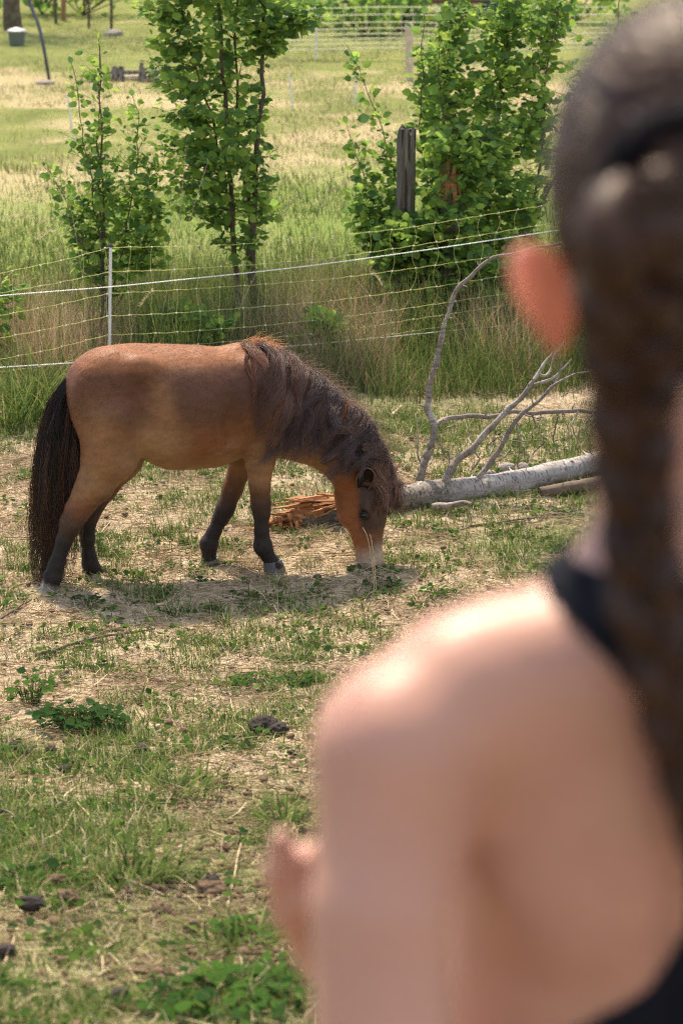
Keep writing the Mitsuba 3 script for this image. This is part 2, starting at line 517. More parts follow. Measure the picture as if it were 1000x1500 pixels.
def tuft_points(r, centres, n, spread):
    k = r.integers(0, len(centres), n)
    p = centres[k] + r.normal(size=(n, 2)) * spread
    return p[:, 0], p[:, 1]


def short_grass():
    r = rgen(11)
    V = []
    # blades over the whole paddock, thick where it is green
    x, y = scatter(r, 260000, 3.9, 13.6, power=0.8)
    c = cover(x, y)
    keep = r.random(len(x)) < np.clip((c - 0.40) * 5.5, 0.08, 1.0) * np.where(y < 7.6, np.clip((c - 0.40) * 9, 0.10, 1), 1.0)
    x, y, c = x[keep], y[keep], c[keep]
    n = len(x)
    green = r.random(n) < np.clip((c - 0.34) * 4.6, 0.3, 0.93)
    h = np.where(green, 0.014 + 0.040 * r.random(n) ** 2.2, 0.02 + 0.045 * r.random(n) ** 2)
    h *= 0.7 + 1.3 * np.clip(c - 0.42, 0, 0.4) / 0.4 + 0.35
    col = np.where(green[:, None], pick(r, GREENS, n), pick(r, STRAWS, n))
    lean = np.where(green, 0.5 * r.random(n), 0.4 + 0.6 * r.random(n))
    bend = 0.1 + 0.6 * r.random(n)
    root = np.stack([x, y, gz(x, y) - 0.008], -1)
    V.append(blades(root, h, 0.0018 + 0.0030 * r.random(n), r.random(n) * 7, lean, bend, col * 0.96, col * 1.06))
    # clumps
    cx, cy = scatter(r, 900, 4.0, 13.4)
    cen = np.stack([cx, cy], -1)
    cen = cen[(cover(cx, cy) > 0.47) | (r.random(len(cx)) < np.where(cy < 7.6, 0.12, 0.3))]
    x, y = tuft_points(r, cen, 36000, 0.030)
    n = len(x)
    col = np.where((r.random(n) < 0.78)[:, None], pick(r, GREENS, n), pick(r, STRAWS, n))
    h = 0.022 + 0.06 * r.random(n) ** 1.4
    root = np.stack([x, y, gz(x, y) - 0.008], -1)
    V.append(blades(root, h, 0.0025 + 0.004 * r.random(n), r.random(n) * 7, 0.7 * r.random(n), 0.2 + 0.7 * r.random(n), col * 0.96, col * 1.06, seg=3))
    return join(V)


g = short_grass()
whole('grass', g[:2], 'grass_material', 'short patchy green and yellow grass growing over the paddock', 'grass', kind='stuff', color=g[2])


def straw_litter():
    r = rgen(12)
    x, y = scatter(r, 62000, 3.9, 13.5, power=0.8)
    c = cover(x, y)
    keep = r.random(len(x)) < np.clip((0.60 - c) * 4, 0.08, 1) * np.where(y < 7.2, 0.95, 0.85)
    x, y = x[keep], y[keep]
    n = len(x)
    L = 0.03 + 0.16 * r.random(n) ** 2.2
    a = r.random(n) * 2 * np.pi
    d = np.stack([np.cos(a), np.sin(a), 0 * a], -1)
    s = np.stack([-np.sin(a), np.cos(a), 0 * a], -1)
    crook = (r.random(n) - 0.5) * 0.5
    w = 0.0007 + 0.0013 * r.random(n)
    P = []
    up = 0.010 * r.random(n)
    tilt = (r.random(n) - 0.35) * 0.22
    for k in range(3):
        t = k / 2 - 0.5
        q = np.stack([x, y, 0 * x], -1) + d * (L * t)[:, None] + s * (L * crook * (t * t * 4 - 1) * 0.35)[:, None]
        q[:, 2] = gz(q[:, 0], q[:, 1]) + 0.010 + up + L * tilt * (t + 0.5) ** 1.5
        P.append(q)
    P = np.stack(P, 1)
    V, F, which, along = strands(P, np.repeat(w[:, None], 3, 1) * np.array([1, 1.1, 0.7]), 3)
    col = pick(r, STRAWS, n, 0.3) * (0.75 + 0.5 * r.random((n, 1)))
    return V, F, col[which]


g = straw_litter()
whole('straw', g[:2], 'grass_material', 'loose dry straw and hay stems littering the paddock floor', 'straw', kind='stuff', color=g[2])


def leaf_shape(w=0.42, fold=0.10, curl=0.10):
    """One rounded leaf of length 1 along +x, its upper side +z. V, F."""
    st = [(0.0, 0.0), (0.16, 0.30), (0.42, 0.48), (0.70, 0.38), (1.0, 0.0)]
    V = [(0, 0, 0)]
    for s, y in st[1:4]:
        z = -curl * s * s
        V += [(s, y * w / 0.48, z + fold * y), (s, 0, z), (s, -y * w / 0.48, z + fold * y)]
    V.append((1, 0, -curl))
    F = [(0, 2, 1), (0, 3, 2)]
    for k in (0, 1):
        a, b = 1 + 3 * k, 4 + 3 * k
        F += [(a, a + 1, b + 1), (a, b + 1, b), (a + 1, a + 2, b + 2), (a + 1, b + 2, b + 1)]
    F += [(7, 8, 10), (8, 9, 10)]
    return np.array(V, float), np.array(F)


def ground_leaves():
    """Small broad leaves of clover, plantain and the like, low in the grass."""
    r = rgen(15)
    cx, cy = scatter(r, 2000, 4.0, 13.0)
    k = (cover(cx, cy) > 0.45) | (r.random(len(cx)) < 0.15)
    cen = np.stack([cx[k], cy[k]], -1)
    x, y = tuft_points(r, cen, 17000, 0.035)
    n = len(x)
    base, faces = leaf_shape(0.36, 0.08, 0.15)
    a, tilt = r.random(n) * 7, 0.5 * r.normal(size=n)
    size = 0.012 + 0.024 * r.random(n) ** 1.5
    d = np.stack([np.cos(a), np.sin(a), 0.25 + tilt * 0.6], -1)
    d /= np.linalg.norm(d, axis=1, keepdims=True)
    up = np.stack([0.5 * r.normal(size=n), 0.5 * r.normal(size=n), np.ones(n)], -1)
    up -= d * (up * d).sum(1, keepdims=True)
    up /= np.linalg.norm(up, axis=1, keepdims=True)
    sd = np.cross(up, d)
    root = np.stack([x, y, gz(x, y) + 0.006 + 0.03 * r.random(n) ** 2], -1)
    V = root[:, None] + size[:, None, None] * (base[None, :, :1] * d[:, None] + base[None, :, 1:2] * sd[:, None] + base[None, :, 2:] * up[:, None])
    col = pick(r, np.array([[0.065, 0.125, 0.032], [0.09, 0.165, 0.035], [0.12, 0.20, 0.045], [0.05, 0.10, 0.035]]), n)
    F = (np.arange(n) * 11)[:, None, None] + faces[None]
    return V.reshape(-1, 3), F.reshape(-1, 3), np.repeat(col, 11, 0)


def tall_grass():
    r = rgen(13)
    V = []
    x, y = scatter(r, 120000, 12.9, 18.6, margin=0.8)
    line = 13.55 + 0.42 * (x + 2.0) * 0.30 + 0.25 * (meshkit.fbm(np.stack([x, 0 * x, 0 * x], -1) * 2.5, 2, 3) - 0.5)
    into = y - line
    p = np.stack([x, y, 0 * x], -1)
    dens = meshkit.fbm(p * 2.2, 3, 31)
    keep = (into > -0.35 + 0.5 * r.random(len(x))) & (r.random(len(x)) < np.clip(1.5 - np.clip(into - 2.0, 0, 9) / 1.4, 0.10, 1) * np.clip((dens - 0.25) * 3, 0.2, 1))
    x, y, into, dens = x[keep], y[keep], into[keep], dens[keep]
    n = len(x)
    dryness = meshkit.fbm(np.stack([x, y * 0.4, 0 * x], -1) * 1.9 + 7, 3, 32)
    dry = r.random(n) < np.clip((dryness - 0.30) * 3.0 + 0.10 - 0.75 * np.clip(x - 0.15, 0, 1), 0.06, 0.85) * np.clip(0.3 + into * 1.4, 0.1, 1) * np.clip(1.6 - into * 0.45, 0.25, 1)
    h = (0.16 + 0.42 * r.random(n) ** 1.2) * np.clip(0.55 + 0.9 * into, 0.4, 1) * (0.7 + 0.6 * dens) * np.where(into > 2.6, 0.75, 1.0)
    col = np.where(dry[:, None], pick(r, STRAWS * [0.92, 0.84, 0.80], n, 0.35), pick(r, GREENS, n, 0.3))
    root = np.stack([x, y, gz(x, y) - 0.01], -1)
    V.append(blades(root, h, np.where(dry, 0.0022, 0.0042) * (0.7 + 0.7 * r.random(n)), r.random(n) * 7, 0.35 * r.random(n), 0.05 + 0.8 * r.random(n) ** 1.6, col * 0.92, col * 1.02, seg=3))
    return join(V)


def soil_crumbs():
    """Crumbs of trampled earth on the bare patches."""
    r = rgen(16)
    x, y = scatter(r, 9000, 4.0, 13.0, power=1.2)
    keep = r.random(len(x)) < np.clip((0.52 - cover(x, y)) * 5, 0.03, 1) * np.where(y < 7.8, 1.0, 0.35)
    x, y = x[keep], y[keep]
    n = len(x)
    ball = trimesh.creation.icosphere(1, 1.0)
    bv = np.array(ball.vertices)
    bv = bv * (1 + 0.5 * (meshkit.fbm(bv * 1.7, 2, 3) - 0.5))[:, None]
    s = (0.004 + 0.012 * r.random(n) ** 3)
    a = r.random(n) * 7
    R = np.stack([np.cos(a), -np.sin(a), 0 * a, np.sin(a), np.cos(a), 0 * a, 0 * a, 0 * a, 1 + 0 * a], -1).reshape(n, 3, 3)
    V = np.einsum('nij,kj->nki', R * (s[:, None, None] * np.array([1.2, 0.9, 0.7])[None, None]), bv) + np.stack([x, y, gz(x, y) + 0.012 + 0.3 * s], -1)[:, None]
    F = (np.arange(n) * len(bv))[:, None, None] + np.array(ball.faces)[None]
    return V.reshape(-1, 3), F.reshape(-1, 3)


whole('soil_crumbs', soil_crumbs(), 'clod_material', 'crumbs of dark trampled earth on the bare patches', 'earth', kind='stuff', smooth=True)
g = ground_leaves()
whole('ground_leaves', g[:2], 'leaf_material', 'small clover and plantain leaves low among the paddock grass', 'clover', kind='stuff', smooth=True, color=g[2])
g = tall_grass()
whole('tall_grass', g[:2], 'grass_material', 'tall unmown green and straw coloured grass along the net fence', 'tall grass', kind='stuff', color=g[2])


def meadow():
    r = rgen(14)
    x, y = scatter(r, 130000, 16.6, 46, margin=1.2, power=1.15)
    p = np.stack([x, y, 0 * x], -1)
    f = meshkit.fbm(p * [0.9, 0.7, 1], 3, 41)
    lush = (y < 24 + 1.5 * np.sin(x)) 
    keep = r.random(len(x)) < np.where(lush, np.clip((f - 0.3) * 4, 0.25, 1), np.clip((f - 0.36) * 4, 0.12, 0.9))
    x, y, lush = x[keep], y[keep], lush[keep]
    n = len(x)
    green = r.random(n) < np.where(lush, 0.95, 0.5)
    col = np.where(green[:, None], pick(r, GREENS * 1.05, n), pick(r, STRAWS, n))
    h = (0.04 + 0.12 * r.random(n) ** 1.8) * np.where(lush, 1.0, 0.7)
    root = np.stack([x, y, gz(x, y) - 0.01], -1)
    return blades(root, h, 0.005 + 0.006 * r.random(n), r.random(n) * 7, 0.4 * r.random(n), 0.1 + 0.6 * r.random(n), col * 0.96, col * 1.06)


g = meadow()
whole('meadow_grass', g[:2], 'grass_material', 'low green meadow grass scattered over the field behind the trees', 'grass', kind='stuff', color=g[2])


# ================================================================ trees and bushes
LEAFV, LEAFF = leaf_shape()
LEAFV2, _ = leaf_shape(0.40, -0.06, 0.22)
LEAF_GREENS = np.array([[0.15, 0.265, 0.07], [0.20, 0.335, 0.075], [0.27, 0.41, 0.08], [0.12, 0.22, 0.075], [0.34, 0.47, 0.095]])
LEAF_PLY = [ply(((LEAFV, LEAFV2)[k % 2], LEAFF), 'leaf_material', smooth=True, color=np.tile(LEAF_GREENS[k % 5], (11, 1))) for k in range(10)]


def leaf_matrix(pos, d, nrm, size):
    d = d / np.linalg.norm(d)
    y = np.cross(nrm, d)
    y /= np.linalg.norm(y) + 1e-9
    m = np.eye(4)
    m[:3, 0], m[:3, 1], m[:3, 2], m[:3, 3] = d * size, y * size, np.cross(d, y) * size, pos
    return m


def put_leaves(key, mats, r, parts, holder=None):
    """The leaves nearest the camera one by one, the rest together."""
    if not mats:
        return
    M = np.array(mats)
    order = np.argsort(np.linalg.norm(M[:, :3, 3] - CAM, axis=1) + 0.15 * r.random(len(M)))
    var = r.integers(0, 10, len(M))
    for i in order[:parts]:
        obj('leaf', {**LEAF_PLY[var[i]], 'to_world': T(M[i])}, None, holder or key)
    rest = order[parts:]
    if len(rest):
        base = np.where((var[rest] % 2)[:, None, None] == 1, LEAFV2[None], LEAFV[None])
        V = np.einsum('nij,nkj->nki', M[rest][:, :3, :3], base) + M[rest][:, None, :3, 3]
        F = (np.arange(len(rest)) * 11)[:, None, None] + LEAFF[None]
        C = np.repeat(LEAF_GREENS[var[rest] % 5] * (0.85 + 0.3 * r.random((len(rest), 1))), 11, 0)
        obj('foliage', (V.reshape(-1, 3), F.reshape(-1, 3)), 'leaf_material', key, smooth=True, color=C, kind='stuff')


def leaves_on(path, r, step, size, start=0.25):
    """Leaf matrices along a twig."""
    L = np.concatenate([[0], np.cumsum(np.linalg.norm(np.diff(path, axis=0), axis=1))])
    out = []
    s = L[-1] * start
    ang = r.random() * 7
    while s < L[-1]:
        p = np.array([np.interp(s, L, path[:, k]) for k in range(3)])
        q = np.array([np.interp(min(s + 0.02, L[-1]), L, path[:, k]) for k in range(3)])
        t = (q - p) / (np.linalg.norm(q - p) + 1e-9)
        ang += 2.4 + 0.5 * r.random()
        side = np.array([np.cos(ang), np.sin(ang), 0.25 * r.normal()])
        d = side + t * 0.55 + np.array([0, 0, -0.15 + 0.3 * r.normal()])
        d /= np.linalg.norm(d)
        nrm = np.array([0.75 * r.normal(), 0.75 * r.normal() - 0.25, 0.75])
        nrm -= d * (nrm @ d)
        nrm /= np.linalg.norm(nrm)
        sz = size * (0.42 + 0.85 * r.random()) * (1.1 - 0.35 * s / L[-1])
        out.append(leaf_matrix(p + d * size * 0.35, d, nrm, sz))
        s += step * (0.5 + r.random())
    out.append(leaf_matrix(path[-1], path[-1] - path[-2] + np.array([1e-4, 0, 0]), np.array([0.3 * r.normal(), 0.3 * r.normal(), 1.0]) + 1e-3, size * 0.7))
    return out


def woody(name, label, cat, stems, crowns, seed, leaf=0.055, step=0.034, parts=140, group=None, shoots=(), stem_name='trunk'):
    """stems: (points, r0, r1); crowns: (polygon of survey pixels, Y, half depth, number of twigs); shoots: stems that carry leaves themselves."""
    r = rgen(seed)
    key = thing(name, label, cat, group)
    samples = []
    mats = []
    twigs = []
    for pts, r0, r1 in stems:
        p = spline(pts, 26)
        p = p + (meshkit.fbm(p * 5, 2, seed)[:, None] - 0.5) * [0.05, 0.03, 0]
        V, F, uv = tube(p, np.linspace(r0, r1, 26), 8, 0.22, seed, 30)
        obj(stem_name, (V, F), 'bark_material', key, smooth=True, uv=uv)
        samples.append(p[3:])
    for pts, r0, r1, start in shoots:
        p = spline(pts, 22)
        p = p + (meshkit.fbm(p * 6, 2, seed + 5)[:, None] - 0.5) * [0.06, 0.05, 0]
        V, F, uv = tube(p, np.linspace(r0, r1, 22), 6, 0.1, seed, 30)
        obj('shoot', (V, F), 'bark_material', key, smooth=True, uv=uv)
        samples.append(p[6:])
        mats += leaves_on(p, r, step * 0.95, leaf, start)
        for _ in range(int(len(p) * 0.7)):
            i = r.integers(int(len(p) * max(start, 0.2)), len(p) - 2)
            q = p[i] + np.array([0.10 * r.normal(), 0.10 * r.normal(), 0.04 + 0.08 * r.random()]) * (1.3 - i / len(p))
            tw = spline([p[i], 0.5 * (p[i] + q) + [0, 0, -0.01], q], 5)
            twigs.append((tw, 0.0016))
            mats += leaves_on(tw, r, step, leaf * 0.9, 0.3)
    S = np.vstack(samples)
    for poly, Y, depth, n in crowns:
        P = Polygon(poly)
        x0, y0, x1, y1 = P.bounds
        k = 0
        while k < n:
            u, v = x0 + (x1 - x0) * r.random(), y0 + (y1 - y0) * r.random()
            if not P.contains(Point(u, v)):
                continue
            k += 1
            edge = P.exterior.distance(Point(u, v)) / 60
            q = pix(u, v, Y + depth * min(1, 0.35 + edge) * (2 * r.random() - 1))
            dz = q[2] - S[:, 2]
            cost = np.linalg.norm(S - q, axis=1) + np.where(dz < 0.03, 1.5 * np.abs(dz - 0.03), 0)
            a = S[np.argmin(cost + 0.12 * r.random(len(S)))]
            if np.linalg.norm(q - a) > 0.75:
                a = q + (a - q) * 0.75 / np.linalg.norm(q - a)
            mid = 0.5 * (a + q) + np.array([0.03 * r.normal(), 0.03 * r.normal(), -0.02 + 0.05 * r.random()])
            tw = spline([a, mid, q], 7)
            twigs.append((tw, 0.0025))
            mats += leaves_on(tw, r, step, leaf, 0.22)
    if twigs:
        b = join([tube(t, np.linspace(w, w * 0.5, len(t)), 4, caps=False) for t, w in twigs])
        obj('branches', b[:2], 'bark_material', key, smooth=True, uv=b[2], kind='stuff')
    put_leaves(key, mats, r, parts)
    return key


def stem(px, Y, r0, r1):
    Y = np.broadcast_to(Y, (len(px),))
    return [pix(u, v, y) for (u, v), y in zip(px, Y)], r0, r1


woody('young_tree', 'leafy young tree of several upright trunks rising behind the pony from the straw coloured grass', 'tree',
      [stem([(376, 505), (370, 400), (374, 300), (379, 200), (384, 90), (384, -60), (380, -230)], 15.3, 0.024, 0.008),
       stem([(352, 500), (345, 400), (340, 300), (331, 180), (325, 60), (318, -80), (315, -200)], 15.4, 0.022, 0.007),
       stem([(370, 500), (362, 380), (366, 310), (350, 200), (345, 90), (352, -100)], 15.5, 0.017, 0.006),
       stem([(345, 330), (322, 240), (310, 180), (282, 80), (262, -20), (250, -120)], 15.3, 0.010, 0.004)],
      [([(205, -150), (195, -60), (200, 30), (216, 110), (228, 190), (220, 245), (252, 300), (290, 330), (340, 375), (385, 345), (412, 310), (402, 240), (396, 180), (388, 110), (388, 60), (400, 10), (405, -60), (390, -200), (320, -290), (240, -220)], 15.35, 0.46, 580),
       ([(390, 30), (430, 5), (475, -10), (470, 30), (425, 55), (400, 80)], 15.1, 0.15, 34)], 101, leaf=0.074, step=0.026, parts=280)
woody('sapling', 'slender sapling with tall bare-tipped shoots beside the white fence stake', 'sapling',
      [stem([(152, 505), (151, 420), (149, 250), (147, 140), (144, 60)], 14.9, 0.011, 0.003)],
      [([(105, 300), (130, 262), (180, 240), (222, 225), (243, 300), (240, 375), (205, 420), (125, 400), (98, 350)], 14.95, 0.30, 165), ([(108, 120), (150, 90), (165, 200), (215, 180), (230, 250), (100, 290)], 14.95, 0.2, 26)], 102, leaf=0.066, step=0.027, parts=160,
      shoots=[stem([(150, 400), (146, 250), (145, 120), (144, 56)], 14.9, 0.006, 0.0022) + (0.45,), stem([(155, 470), (140, 300), (122, 190), (108, 92)], 14.85, 0.006, 0.0022) + (0.40,),
              stem([(160, 460), (188, 320), (203, 220), (196, 140)], 14.95, 0.006, 0.002) + (0.35,), stem([(150, 440), (112, 340), (86, 275), (68, 243)], 14.8, 0.005, 0.002) + (0.3,),
              stem([(165, 460), (205, 380), (228, 290), (231, 245)], 15.0, 0.005, 0.002) + (0.3,)])
woody('tall_bush', 'broad leafy bush around the grey wooden post and broken stump', 'bush',
      [stem([(700, 480), (690, 400), (655, 250), (655, 90), (662, -30)], 16.1, 0.014, 0.004), stem([(715, 480), (712, 380), (722, 250), (736, 100), (760, -40)], 16.2, 0.014, 0.004),
       stem([(735, 480), (755, 380), (790, 250), (802, 90), (832, -40)], 16.1, 0.013, 0.004)],
      [([(615, 60), (650, 30), (700, -40), (835, -40), (845, 20), (805, 90), (800, 250), (785, 340), (745, 400), (690, 380), (640, 330), (612, 250), (606, 150)], 16.2, 0.50, 560),
       ([(520, 370), (515, 285), (560, 265), (590, 300), (640, 330), (640, 430), (560, 415)], 15.75, 0.40, 140),
       ([(640, 330), (760, 380), (745, 470), (660, 480), (620, 420)], 15.6, 0.30, 130), ([(690, 170), (780, 180), (770, 360), (690, 400)], 15.6, 0.2, 50), ([(520, 200), (580, 190), (582, 300), (520, 330)], 15.9, 0.2, 26), ([(560, 325), (640, 310), (640, 450), (560, 440)], 15.3, 0.12, 80), ([(630, 300), (710, 290), (730, 440), (630, 440)], 15.15, 0.10, 70), ([(625, 190), (650, 200), (650, 300), (620, 300)], 15.25, 0.1, 14), ([(675, 190), (720, 190), (720, 300), (680, 300)], 15.3, 0.1, 26)], 103, leaf=0.076, step=0.028, parts=260,
      shoots=[stem([(680, 450), (600, 330), (560, 190), (510, 66)], 15.9, 0.007, 0.002) + (0.42,), stem([(690, 450), (628, 270), (617, 130), (622, 20)], 15.8, 0.007, 0.0025) + (0.4,),
              stem([(660, 430), (560, 340), (530, 250), (508, 180)], 15.9, 0.005, 0.002) + (0.35,), stem([(700, 400), (665, 230), (640, 110), (645, 30)], 15.7, 0.006, 0.002) + (0.4,),
              stem([(740, 420), (830, 220), (880, 100), (985, 5)], 16.3, 0.007, 0.002) + (0.5,), stem([(740, 420), (840, 200), (900, 60), (905, -60)], 16.4, 0.007, 0.002) + (0.5,)], stem_name='stem')
woody('low_bush', 'small dark green bush cut off by the frame below the yellow net strands', 'bush',
      [stem([(-30, 590), (-20, 500), (-15, 420)], 14.3, 0.008, 0.003)],
      [([(-75, 395), (10, 388), (32, 425), (24, 500), (18, 565), (-75, 570)], 14.3, 0.22, 90)], 104, leaf=0.068, step=0.028, parts=80, stem_name='stem')
for k, (u, v, h, Y) in enumerate([(262, 492, 42, 14.6), (468, 500, 40, 14.5), (300, 505, 40, 14.4), (690, 455, 60, 15.6), (640, 465, 50, 15.5)]):
    woody('seedling', ['knee-high broad-leaved seedling in dry grass left of the young tree trunks', 'broad-leaved seedling over the withers of the pony in the verge', 'broad-leaved seedling above the back of the pony in the verge',
                       'low broad-leaved seedling at the foot of the tall bush, right one', 'low broad-leaved seedling at the foot of the tall bush, left one'][k], 'plant',
          [], [], 120 + k, leaf=0.07, step=0.028, parts=30, group='broad-leaved seedlings in the verge',
          shoots=[([pix(u, v + 20, Y), pix(u + 3, v - h * 0.5, Y), pix(u - 4, v - h, Y)], 0.004, 0.002, 0.3), ([pix(u + 2, v + 20, Y), pix(u + 14, v - h * 0.3, Y - .05), pix(u + 22, v - h * 0.7, Y - .1)], 0.004, 0.002, 0.3)])

# ================================================================ the electric net fence and the ropes
def net_fence():
    key = thing('net_fence', 'yellow electric sheep netting with white knots strung behind the pony', 'fence')
    # plan of the fence: x of the ground -> y; it bends at the white stake
    xs = np.array([-3.2, -2.05, -1.34, 0.2, 1.5, 3.2])
    ys = np.array([13.1, 13.55, 13.95, 14.55, 15.15, 15.8])
    plan = lambda x: np.interp(x, xs, ys)
    # heights of the strands (metres) at a few x, traced strand by strand
    traced = [[(0, 400), (100, 379), (161, 362), (250, 361), (345, 358), (480, 346), (593, 334), (690, 318), (800, 300)],
              [(0, 429), (80, 415), (160, 398), (250, 395), (375, 387), (480, 378), (590, 362), (680, 348), (800, 328)],
              [(0, 462), (80, 447), (158, 430), (250, 425), (360, 418), (480, 409), (647, 387), (700, 379), (800, 363)],
              [(0, 495), (70, 482), (157, 463), (250, 459), (369, 450), (480, 441), (650, 418), (710, 408), (800, 394)],
              [(0, 526), (70, 513), (156, 491), (250, 487), (372, 478), (480, 467), (620, 448), (719, 433), (800, 421)],
              [(0, 545), (80, 534), (155, 515), (291, 504), (480, 487), (596, 469), (740, 447), (800, 439)],
              [(0, 562), (80, 552), (154, 535), (291, 524), (480, 503), (596, 486), (740, 464), (800, 455)]]
    zs = []
    gx = np.linspace(-2.9, 2.6, 160)
    for tr in traced:
        P = []
        for u, v in tr:
            Y = 14.0
            for _ in range(12):
                p = pix(u, v, Y)
                Y = float(plan(p[0]))
            P.append(pix(u, v, Y))
        P = np.array(P)
        z = np.interp(gx, P[:, 0], P[:, 2])
        z[gx > P[-1, 0]] = P[-1, 2]
        z[gx < P[0, 0]] = P[0, 2] + 0.02 * (P[0, 0] - gx[gx < P[0, 0]])
        zs.append(z)
        line = np.stack([gx, plan(gx), z + 0.002 * np.sin(gx * 50)], -1)
        V, F, _ = tube(line, 0.0014, 4)
        obj('strand', (V, F), 'yellow_cord_material', key, smooth=True)
    zs = np.array(zs)
    r = rgen(31)
    kn = []
    x = -2.7
    ball = trimesh.creation.icosphere(1, 1.0)
    while x < 2.5:
        wav = 0.010 * (0.4 + 1.2 * np.clip((x + 0.2) / 0.6, 0, 1))
        top = [float(np.interp(x + 0.012 * r.normal(), gx, z)) for z in zs]
        px = [x + 0.008 * r.normal() for _ in top]
        pts = []
        for k in range(len(top) - 1):
            for t in np.linspace(0, 1, 6)[:-1]:
                xx = px[k] * (1 - t) + px[k + 1] * t + wav * math.sin(math.pi * t) * (1 if (k + int(x * 8)) % 2 else -1)
                pts.append([xx, float(plan(xx)) + 0.004 * math.sin(9 * t), top[k] * (1 - t) + top[k + 1] * t])
        pts.append([px[-1], float(plan(px[-1])), top[-1]])
        V, F, _ = tube(np.array(pts), 0.0013, 3)
        obj('upright_cord', (V, F), 'yellow_cord_material', key, smooth=True)
        for xx, z in zip(px, top):
            kn.append((np.array(ball.vertices) * [0.0062, 0.005, 0.005] + [xx, float(plan(xx)), z], np.array(ball.faces)))
        x += 0.122 + 0.012 * r.normal()
    obj('knot', join(kn), 'white_plastic_material', key, smooth=True, kind='stuff')
    for u, v in ((162, 362), (915, 300)):
        Y = 14.0
        for _ in range(10):
            p = pix(u, v, Y)
            Y = float(plan(p[0])) - 0.012
        p = pix(u, v, Y)
        low = np.array([p[0] - 0.032, p[1], float(gz(p[0], p[1])) - 0.05])
        V, F, _ = tube(np.linspace(low, p, 8), 0.0095, 8)
        s = obj('stake', (V, F), 'white_plastic_material', key, smooth=40)
        V, F, _ = tube(np.linspace(p, p + [0.002, 0, 0.022], 4), [0.011, 0.012, 0.012, 0.007], 8)
        obj('clip', (V, F), 'dark_metal_material', s, smooth=40)


net_fence()
for lab, tr in (('white twisted fence rope, the upper of two crossing the net', [(-420, 478), (-60, 441), (0, 433), (160, 420), (250, 411), (420, 393), (580, 372), (770, 344), (900, 324), (1300, 262)]),
                ('white twisted fence rope, the lower of two near the ground', [(-420, 566), (-60, 542), (0, 538), (125, 530), (300, 517), (480, 502), (641, 486), (767, 474), (900, 461), (1300, 422)])):
    P = np.array([pix(u, v, 13.35 + 0.0021 * u) for u, v in tr])
    p = spline(P, 640)
    a = np.linspace(0, 640, 640)
    parts = []
    for ph in (0, np.pi):
        q = p + np.stack([0 * a, 0.0018 * np.cos(a * 2.2 + ph), 0.0018 * np.sin(a * 2.2 + ph)], -1)
        parts.append(tube(q, 0.0020, 4))
    whole('fence_rope', join(parts)[:2], 'white_cord_material', lab, 'rope', group='white ropes along the fence', smooth=True)


# ================================================================ post, stump
def wobbly_post(base, top, r0, r1, seed, sides=14, n=24, square=0.0):
    p = np.linspace(base, top, n)
    V, F, uv = tube(p, np.linspace(r0, r1, n), sides, 0.10, seed, 9)
    return V, F, uv


def grey_post():
    key = thing('wooden_post', 'weathered grey wooden fence post standing in the leaves of the tall bush', 'post')
    t, Y = pix(596, 190, 15.62), 15.62
    b = np.array([t[0] - 0.012, Y, -0.1])
    r = rgen(41)
    # split, cracked post: a ring of long staves of uneven radius
    ang = np.linspace(0, 2 * np.pi, 28, endpoint=False)
    prof = 0.058 * (1 + 0.10 * np.sin(2 * ang + 0.4) + 0.05 * r.normal(size=28))
    prof[[4, 11, 19, 25]] *= 0.72
    V = []
    zz = np.linspace(0, 1, 22)
    for s in zz:
        c = b * (1 - s) + t * s
        rr = prof * (1.04 - 0.08 * s) * (1 + 0.03 * r.normal(size=28))
        V.append(np.stack([c[0] + rr * np.cos(ang), c[1] + rr * np.sin(ang), c[2] + (0.018 * np.sin(ang * 3 + 1) + 0.012 * r.normal(size=28) if s == 1 else 0 * ang)], -1))
    V = np.vstack(V + [[t + [0, 0, 0.004]]])
    i, j = np.meshgrid(np.arange(21), np.arange(28), indexing='ij')
    k = (j + 1) % 28
    q = np.stack([i * 28 + j, i * 28 + k, (i + 1) * 28 + k, (i + 1) * 28 + j], -1).reshape(-1, 4)
    F = np.vstack([q[:, [0, 1, 2]], q[:, [0, 2, 3]], np.stack([21 * 28 + np.arange(28), 21 * 28 + (np.arange(28) + 1) % 28, np.full(28, len(V) - 1)], -1)])
    obj('shaft', (V, F), 'grey_wood_material', key)


grey_post()


def shard(base, d, length, w, th, r, curl=0.0):
    """A torn splinter: a tapering wedge with a ragged edge. V, F."""
    d = d / np.linalg.norm(d)
    s = np.cross(d, [0, 0, 1.0])
    s /= np.linalg.norm(s) + 1e-9
    s = s * math.cos(0.6 * r.normal()) + np.cross(d, s) * 0.5 * r.normal()
    s /= np.linalg.norm(s)
    u = np.cross(s, d)
    n = 9
    V, F = [], []
    for k in range(n):
        t = k / (n - 1)
        ww = w * (1 - t) ** 0.7 * (0.85 + 0.3 * r.random()) + 0.0008
        hh = th * (1 - 0.8 * t)
        c = base + d * length * t + u * (curl * length * t * t) + s * w * 0.14 * r.normal() + u * th * 0.2 * r.normal()
        V += [c - s * ww - u * hh, c + s * ww - u * hh * 0.8, c + s * ww * 0.8 + u * hh, c - s * ww * 0.9 + u * hh]
    for k in range(n - 1):
        for j in range(4):
            a, b = 4 * k + j, 4 * k + (j + 1) % 4
            F += [(a, b, b + 4), (a, b + 4, a + 4)]
    F += [(0, 2, 1), (0, 3, 2), (4 * n - 4, 4 * n - 3, 4 * n - 2), (4 * n - 4, 4 * n - 2, 4 * n - 1)]
    return np.array(V), np.array(F)


